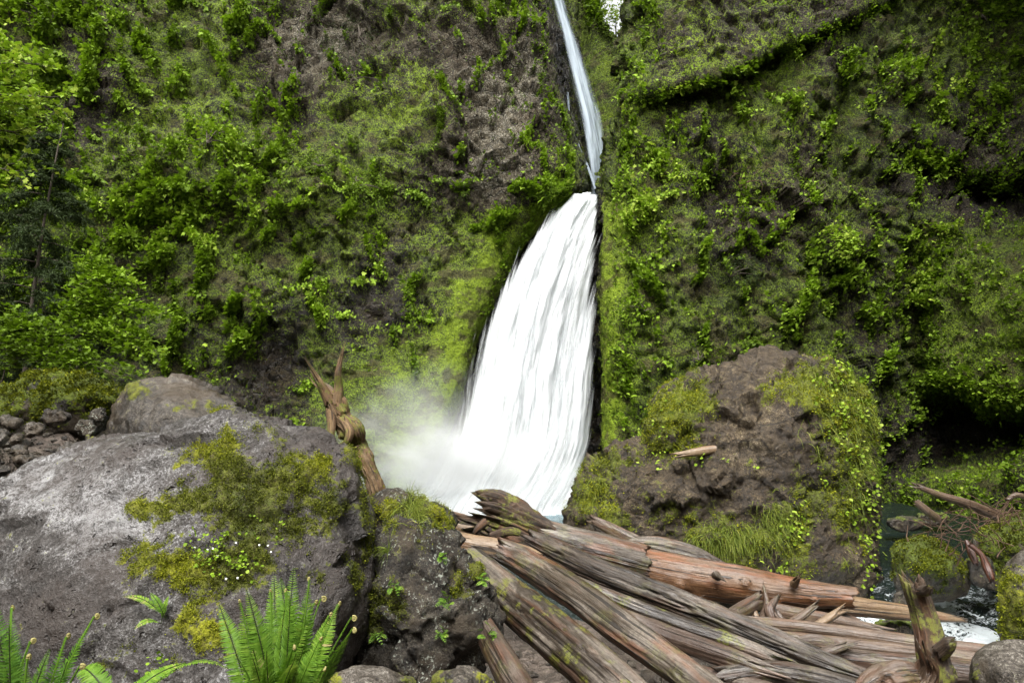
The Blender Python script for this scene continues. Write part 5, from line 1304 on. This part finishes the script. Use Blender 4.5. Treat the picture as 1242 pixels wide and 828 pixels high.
# little white flowers
P, Nn = on_boulder(B1, 60, lambda x, y: blobs(x, y, [(262, 664, 26, 10, 1), (318, 685, 8, 20, .8), (325, 672, 8, 8, .6), (290, 702, 16, 8, .5)]))
M_WHITE = mat_plain('white_petals', (0.75, 0.76, 0.72), (0.85, 0.86, 0.82), 10, 0.6)
for k in range(10):
    o = Leaves(); c = P[k] + Nn[k] * 0.045
    for a in np.linspace(0, 2 * PI, 6)[:-1]:
        o.add(c[None], np.array([[math.cos(a), -.5, math.sin(a)]]), np.array([[0, -1, .4]]), 0.008, T_DIAMOND, 0.5, 1.6)
    o.tube([P[k], P[k] + Nn[k] * 0.02, c], 0.0008, 0.5)
    tag(o.build('flower', M_WHITE), 'tiny white flower in the moss on the huge grey boulder', 'flower', 'tiny white flowers on the mossy boulder')


# ------------------------------------------------------------------ trees and shrubs
def bough(path0, d, ln, n=10, wob=0.15, sag=0.0):
    p = [np.asarray(path0, float)]; d = np.asarray(d, float)
    for k in range(n):
        d = nrm((d + RNG.normal(size=3) * wob + np.array([0, 0, -sag / n]))[None])[0]
        p.append(p[-1] + d * ln / n)
    return np.array(p)


def shrub(name, label, cat, base, nrmv, r, kind, tint, n=60, squash=0.8, group=None, mat=None, stems=7):
    base = np.asarray(base, float)
    root = empty(name, base - nrmv * 0.05, label, cat, group)
    c = base + nrmv * r * 0.55 + np.array([0, 0, r * 0.25])
    L = Leaves(); S = Leaves()
    for k in range(stems):
        tip = c + rdir(1)[0] * r * np.array([1, .7, squash]) * .8
        pth = catmull(np.array([base, lerp(base, tip, .45) + np.array([0, 0, r * .12]), tip]), 9)
        S.tube(pth, np.linspace(r * .035, r * .010, 9), 0.5, 5)
    u = rdir(n); rad = RNG.uniform(.35, 1, n) ** .6
    C = c + u * rad[:, None] * r * np.array([1, .75, squash])
    tt = np.clip(tint + 0.12 * u[:, 2] * 0 + RNG.normal(size=n) * .1, 0, 1)
    if kind == 'leaf':
        clump(L, C, nrm(u + nrmv), 12, r * .26, min(.19, r * .16), T_LOBED, tt, up=1.0, out=.6)
    elif kind == 'small':
        clump(L, C, nrm(u + nrmv), 22, r * .24, .10, T_DIAMOND, tt, up=.6, out=.7)
    elif kind == 'needle':
        clump(L, C, nrm(u + nrmv), 26, r * .24, .17, T_BLADE, tt, up=.3, out=.8, down=.4)
    elif kind == 'dead':
        for k in range(n):
            S.tube(bough(C[k], u[k] + np.array([0, -.3, -.5]), r * .6, 5, .4), np.linspace(.012, .004, 6), 0.5, 4)
        clump(L, C[::2], nrm(u + nrmv)[::2], 7, r * .2, .11, T_DIAMOND, tt[::2])
    S.build('stem', BARK if kind != 'dead' else DEADTWIG, root)
    L.build('foliage', mat or LEAFY, root)
    return root


for (x, y, rp, kind, tint, n, lb, mt) in [
    (432, 42, 44, 'needle', .55, 90, 'dark dense evergreen bush hanging high on the left cliff', CONIFER),
    (432, 88, 30, 'leaf', .55, 40, 'leafy green bush just below the high evergreen bush', None),
    (282, 146, 30, 'small', .25, 70, 'dark round bush on the left cliff above the bright leafy one', None),
    (325, 176, 26, 'small', .34, 60, 'olive bush right of the dark round bush on the left cliff', None),
    (250, 188, 34, 'leaf', .74, 60, 'bright leafy bush in the middle of the left cliff', None),
    (205, 185, 24, 'leaf', .52, 40, 'mid-green leafy bush left of the bright leafy bush', None),
    (262, 262, 28, 'leaf', .78, 46, 'light green leafy plant beneath the bright leafy bush', None),
    (440, 212, 34, 'small', .42, 80, 'soft green bush on the left cliff beneath the bare grey rock', None),
    (395, 205, 24, 'small', .36, 50, 'grey-green bush left of the soft green bush', None),
    (135, 190, 28, 'leaf', .42, 40, 'shaded leafy bush on the left cliff near the maple branch', None),
    (75, 30, 34, 'leaf', .45, 46, 'shaded leafy bush at the top left of the cliff', None),
    (600, 228, 18, 'leaf', .66, 30, 'small bright bush on the left cliff above the lower fall', None)]:
    b, nn = surf(VL, NL, pxL, pyL, x, y)
    shrub('cliff_shrub', lb, 'bush', b, nn, rp * b[1] / FPX, kind, tint, n, mat=mt, group='bushes growing on the cliffs')
for (x, y, rp, kind, tint, n, lb, mt) in [
    (885, 235, 32, 'dead', .3, 60, 'half-dead brushy bush on the right cliff', None),
    (872, 345, 26, 'needle', .6, 70, 'dark conifer seedling on the right cliff below the half-dead bush', CONIFER),
    (905, 195, 24, 'needle', .7, 50, 'grey-green wispy bush above the half-dead bush on the right cliff', CONIFER),
    (1018, 325, 30, 'leaf', .76, 50, 'bright leafy bush on the right cliff above the biggest boulder', None),
    (1090, 118, 28, 'leaf', .6, 40, 'shaded leafy bush under the dark overhang on the right cliff', None),
    (1180, 30, 36, 'leaf', .55, 50, 'leafy bush hanging at the top right of the right cliff', None),
    (1120, 330, 22, 'leaf', .70, 26, 'small green plant in the crease beside the mossy bulge', None),
    (850, 435, 28, 'leaf', .74, 46, 'bright leafy bush on the right cliff behind the biggest boulder', None),
    (775, 385, 24, 'leaf', .72, 40, 'bright leafy bush on the right cliff near the mossy edge of the fall', None)]:
    b, nn = surf(VR, NR, pxR, pyR, x, y)
    shrub('cliff_shrub', lb, 'bush', b, nn, rp * b[1] / FPX, kind, tint, n, mat=mt, group='bushes growing on the cliffs')


def gz(x, y): return float(zground(np.array([x]), np.array([y]))[0])


def maple(name, label, base, H, branches, tint, size, n_side=5, group=None, leafR=.16):
    base = np.asarray(base, float)
    root = empty(name, base, label, 'tree', group)
    T = Leaves(); T.tube(bough(base - np.array([0, 0, .3]), (0.03, 0, 1), H, 14, .04), np.linspace(.13, .05, 15) * H / 6, .5, 10); T.build('trunk', BARK, root)
    B = Leaves(); L = Leaves()
    for (px_, py_, Yd, z0) in branches:
        tip = W(px_, py_, Yd); st = base + np.array([0, 0, z0])
        pth = catmull(np.array([st, lerp(st, tip, .5) + np.array([0, 0, .3]), tip]), 14)
        B.tube(pth, np.linspace(.03, .007, 14), .5, 6)
        C = []
        for f in np.linspace(.45, 1, 8):
            q = pth[int(f * 13)]
            for s in range(n_side):
                tw = bough(q, RNG.normal(size=3) * np.array([1, .8, .25]), RNG.uniform(.15, .5), 5, .2, .2)
                B.tube(tw, np.linspace(.006, .002, 6), .5, 4)
                C += [tw[2], tw[4], tw[5]]
        C = np.array(C)
        clump(L, C, np.tile([[0, -.2, 1.0]], (len(C), 1)), 5, leafR, size, T_LOBED, np.clip(tint + RNG.normal(size=len(C)) * .08, 0, 1), up=1.0, out=.15, down=.15)
    B.build('branch', BARK, root); L.build('crown', LEAFY, root)
    return root


x0, y0 = -10.6, 9.2
maple('maple_tree', 'maple leaning in from the left edge with bright fresh leaves at the top left', (x0, y0, gz(x0, y0)), 6.0,
      [(40, 78, 9.0, 5.2), (10, 62, 9.3, 5.8), (60, 118, 8.8, 4.8), (-20, 100, 9.0, 5.0), (20, 125, 9.1, 4.6), (5, 205, 8.9, 4.0), (-30, 160, 9.1, 4.5), (15, 160, 9.2, 4.4), (-60, 60, 9, 5.5), (-70, 200, 9, 4)], .82, .085)
x0, y0 = -9.2, 14.2
maple('vine_maple', 'vine maple with layered light leaves in front of the foot of the left cliff', (x0, y0, gz(x0, y0)), 2.0,
      [(150, 345, 14.0, 2.4), (185, 380, 13.8, 2.0), (120, 370, 13.9, 2.2), (165, 410, 13.6, 1.6), (135, 335, 14.4, 2.7), (180, 425, 13.5, 1.4), (100, 400, 13.8, 1.9)], .60, .10, 5, leafR=.2)
x0, y0 = -10.2, 13.6
maple('vine_maple', 'shaded vine maple with spreading leaves just above the mossy mound', (x0, y0, gz(x0, y0)), 1.3,
      [(60, 420, 13.2, 1.6), (110, 432, 13.2, 1.5), (140, 455, 13.0, 1.2), (85, 445, 12.9, 1.2), (35, 405, 13.4, 1.8), (20, 435, 13.3, 1.4)], .46, .095, 5, leafR=.2)


def conifer(name, label, base, H, R, nb, tint, group=None):
    base = np.asarray(base, float)
    root = empty(name, base, label, 'tree', group)
    T = Leaves(); T.tube(bough(base - np.array([0, 0, .3]), (0.01, 0, 1), H + .3, 12, .015), np.linspace(.06, .012, 13), .5, 9); T.build('trunk', BARK, root)
    B = Leaves(); L = Leaves()
    for k in range(nb):
        f = (k + .5) / nb; z = H * (.12 + .86 * f); a = k * 2.4 + RNG.normal() * .3
        ln = R * (1 - f) ** .8 * RNG.uniform(.7, 1.1) + .15
        pth = bough(base + np.array([0, 0, z]), (math.cos(a), math.sin(a), .15), ln, 8, .08, .7)
        B.tube(pth, np.linspace(.018, .004, 9), .5, 4)
        for j in range(2, 9):
            for s in range(4):
                tw = bough(pth[j], RNG.normal(size=3) * np.array([.8, .8, .15]) + (pth[j] - pth[j - 1]) * 4, RNG.uniform(.2, .42) * (1.2 - .4 * f), 6, .1, .9)
                q = np.repeat(tw, 5, 0); dd = np.repeat(nrm(np.gradient(tw, axis=0)), 5, 0)
                L.add(q, dd * .5 + RNG.normal(size=q.shape) * .6 + np.array([0, 0, -.25]), rdir(len(q)), .11, T_BLADE, np.clip(tint + RNG.normal(size=len(q)) * .15, 0, 1), 1.6)
    B.build('branch', BARK, root); L.build('crown', CONIFER, root)
    return root
x0, y0 = -10.9, 15.2
conifer('conifer_tree', 'dark drooping young hemlock at the left edge under the maple branch', (x0, y0, gz(x0, y0)), 6.6, 2.0, 46, .45)
x0, y0 = -12.9, 14.6
conifer('conifer_tree', 'shaded hemlock mostly outside the left edge of the frame', (x0, y0, gz(x0, y0)), 8.0, 2.2, 46, .35)
# trees on the rim seen through the gap of the gorge
for (x, y, Yd, rr, lb) in ((727, 10, 50, 1.4, 'pale leafy tree on the rim seen in the gap above the upper fall'), (747, 24, 49, 1.1, 'small leafy tree low in the gap above the upper fall')):
    b = W(x, y + 60, Yd)
    root = empty('rim_tree', b, lb, 'tree', 'trees on the rim')
    T = Leaves(); tp = W(x, y, Yd); T.tube(np.linspace(b, tp, 6), np.linspace(.12, .03, 6), .5, 6); T.build('trunk', BARK, root)
    L = Leaves(); n = 60; C = tp + RNG.normal(size=(n, 3)) * np.array([rr, rr, rr]) * .6
    clump(L, C, nrm(RNG.normal(size=(n, 3)) + np.array([0, -1, .5])), 10, .35, .17, T_LOBED, np.clip(.85 + RNG.normal(size=n) * .08, 0, 1)); L.build('crown', LEAFY, root)

# ------------------------------------------------------------------ light and camera
w = bpy.data.worlds.new('World'); SC.world = w; w.use_nodes = True
nt = w.node_tree; nt.nodes.clear()
sky = nt.nodes.new('ShaderNodeTexSky'); sky.sky_type = 'NISHITA'; sky.sun_disc = False
SUN_EL, SUN_AZ = math.radians(57), math.radians(190)      # azimuth from +Y, clockwise
sky.sun_elevation = SUN_EL; sky.sun_rotation = SUN_AZ
sky.air_density = 1.0; sky.dust_density = 6.0; sky.ozone_density = 1.0
bg = nt.nodes.new('ShaderNodeBackground'); bg.inputs['Strength'].default_value = 0.15
ow = nt.nodes.new('ShaderNodeOutputWorld')
hs = nt.nodes.new('ShaderNodeHueSaturation'); hs.inputs['Saturation'].default_value = 0.06   # overcast
nt.links.new(sky.outputs[0], hs.inputs['Color']); nt.links.new(hs.outputs[0], bg.inputs[0]); nt.links.new(bg.outputs[0], ow.inputs[0])
sl = bpy.data.lights.new('sun', 'SUN'); sl.energy = 1.5; sl.angle = math.radians(40); sl.color = (1, 0.96, 0.89)
so = bpy.data.objects.new('sun', sl); COL.objects.link(so)
sd = np.array([math.sin(SUN_AZ) * math.cos(SUN_EL), math.cos(SUN_AZ) * math.cos(SUN_EL), math.sin(SUN_EL)])
from mathutils import Vector
so.rotation_euler = Vector(sd).to_track_quat('Z', 'Y').to_euler()
so.location = (0, -5, 40)

cd = bpy.data.cameras.new('camera'); cam = bpy.data.objects.new('camera', cd); COL.objects.link(cam)
cd.sensor_width = 36; cd.lens = 24; cd.clip_end = 500; cd.clip_start = 0.05
cam.location = (0, 0, CAMZ); cam.rotation_euler = (PI / 2 + PITCH, 0, 0)
SC.camera = cam
SC.view_settings.view_transform = 'Standard'; SC.view_settings.look = 'None'
SC.view_settings.exposure = 1.6; SC.view_settings.gamma = 1.0
SC.cycles.use_denoising = True
SC.cycles.max_bounces = 6; SC.cycles.diffuse_bounces = 3; SC.cycles.glossy_bounces = 2; SC.cycles.transparent_max_bounces = 8
SC.cycles.volume_bounces = 2; SC.cycles.volume_step_rate = 2.0; SC.cycles.volume_max_steps = 64
SC.cycles.sample_clamp_indirect = 4
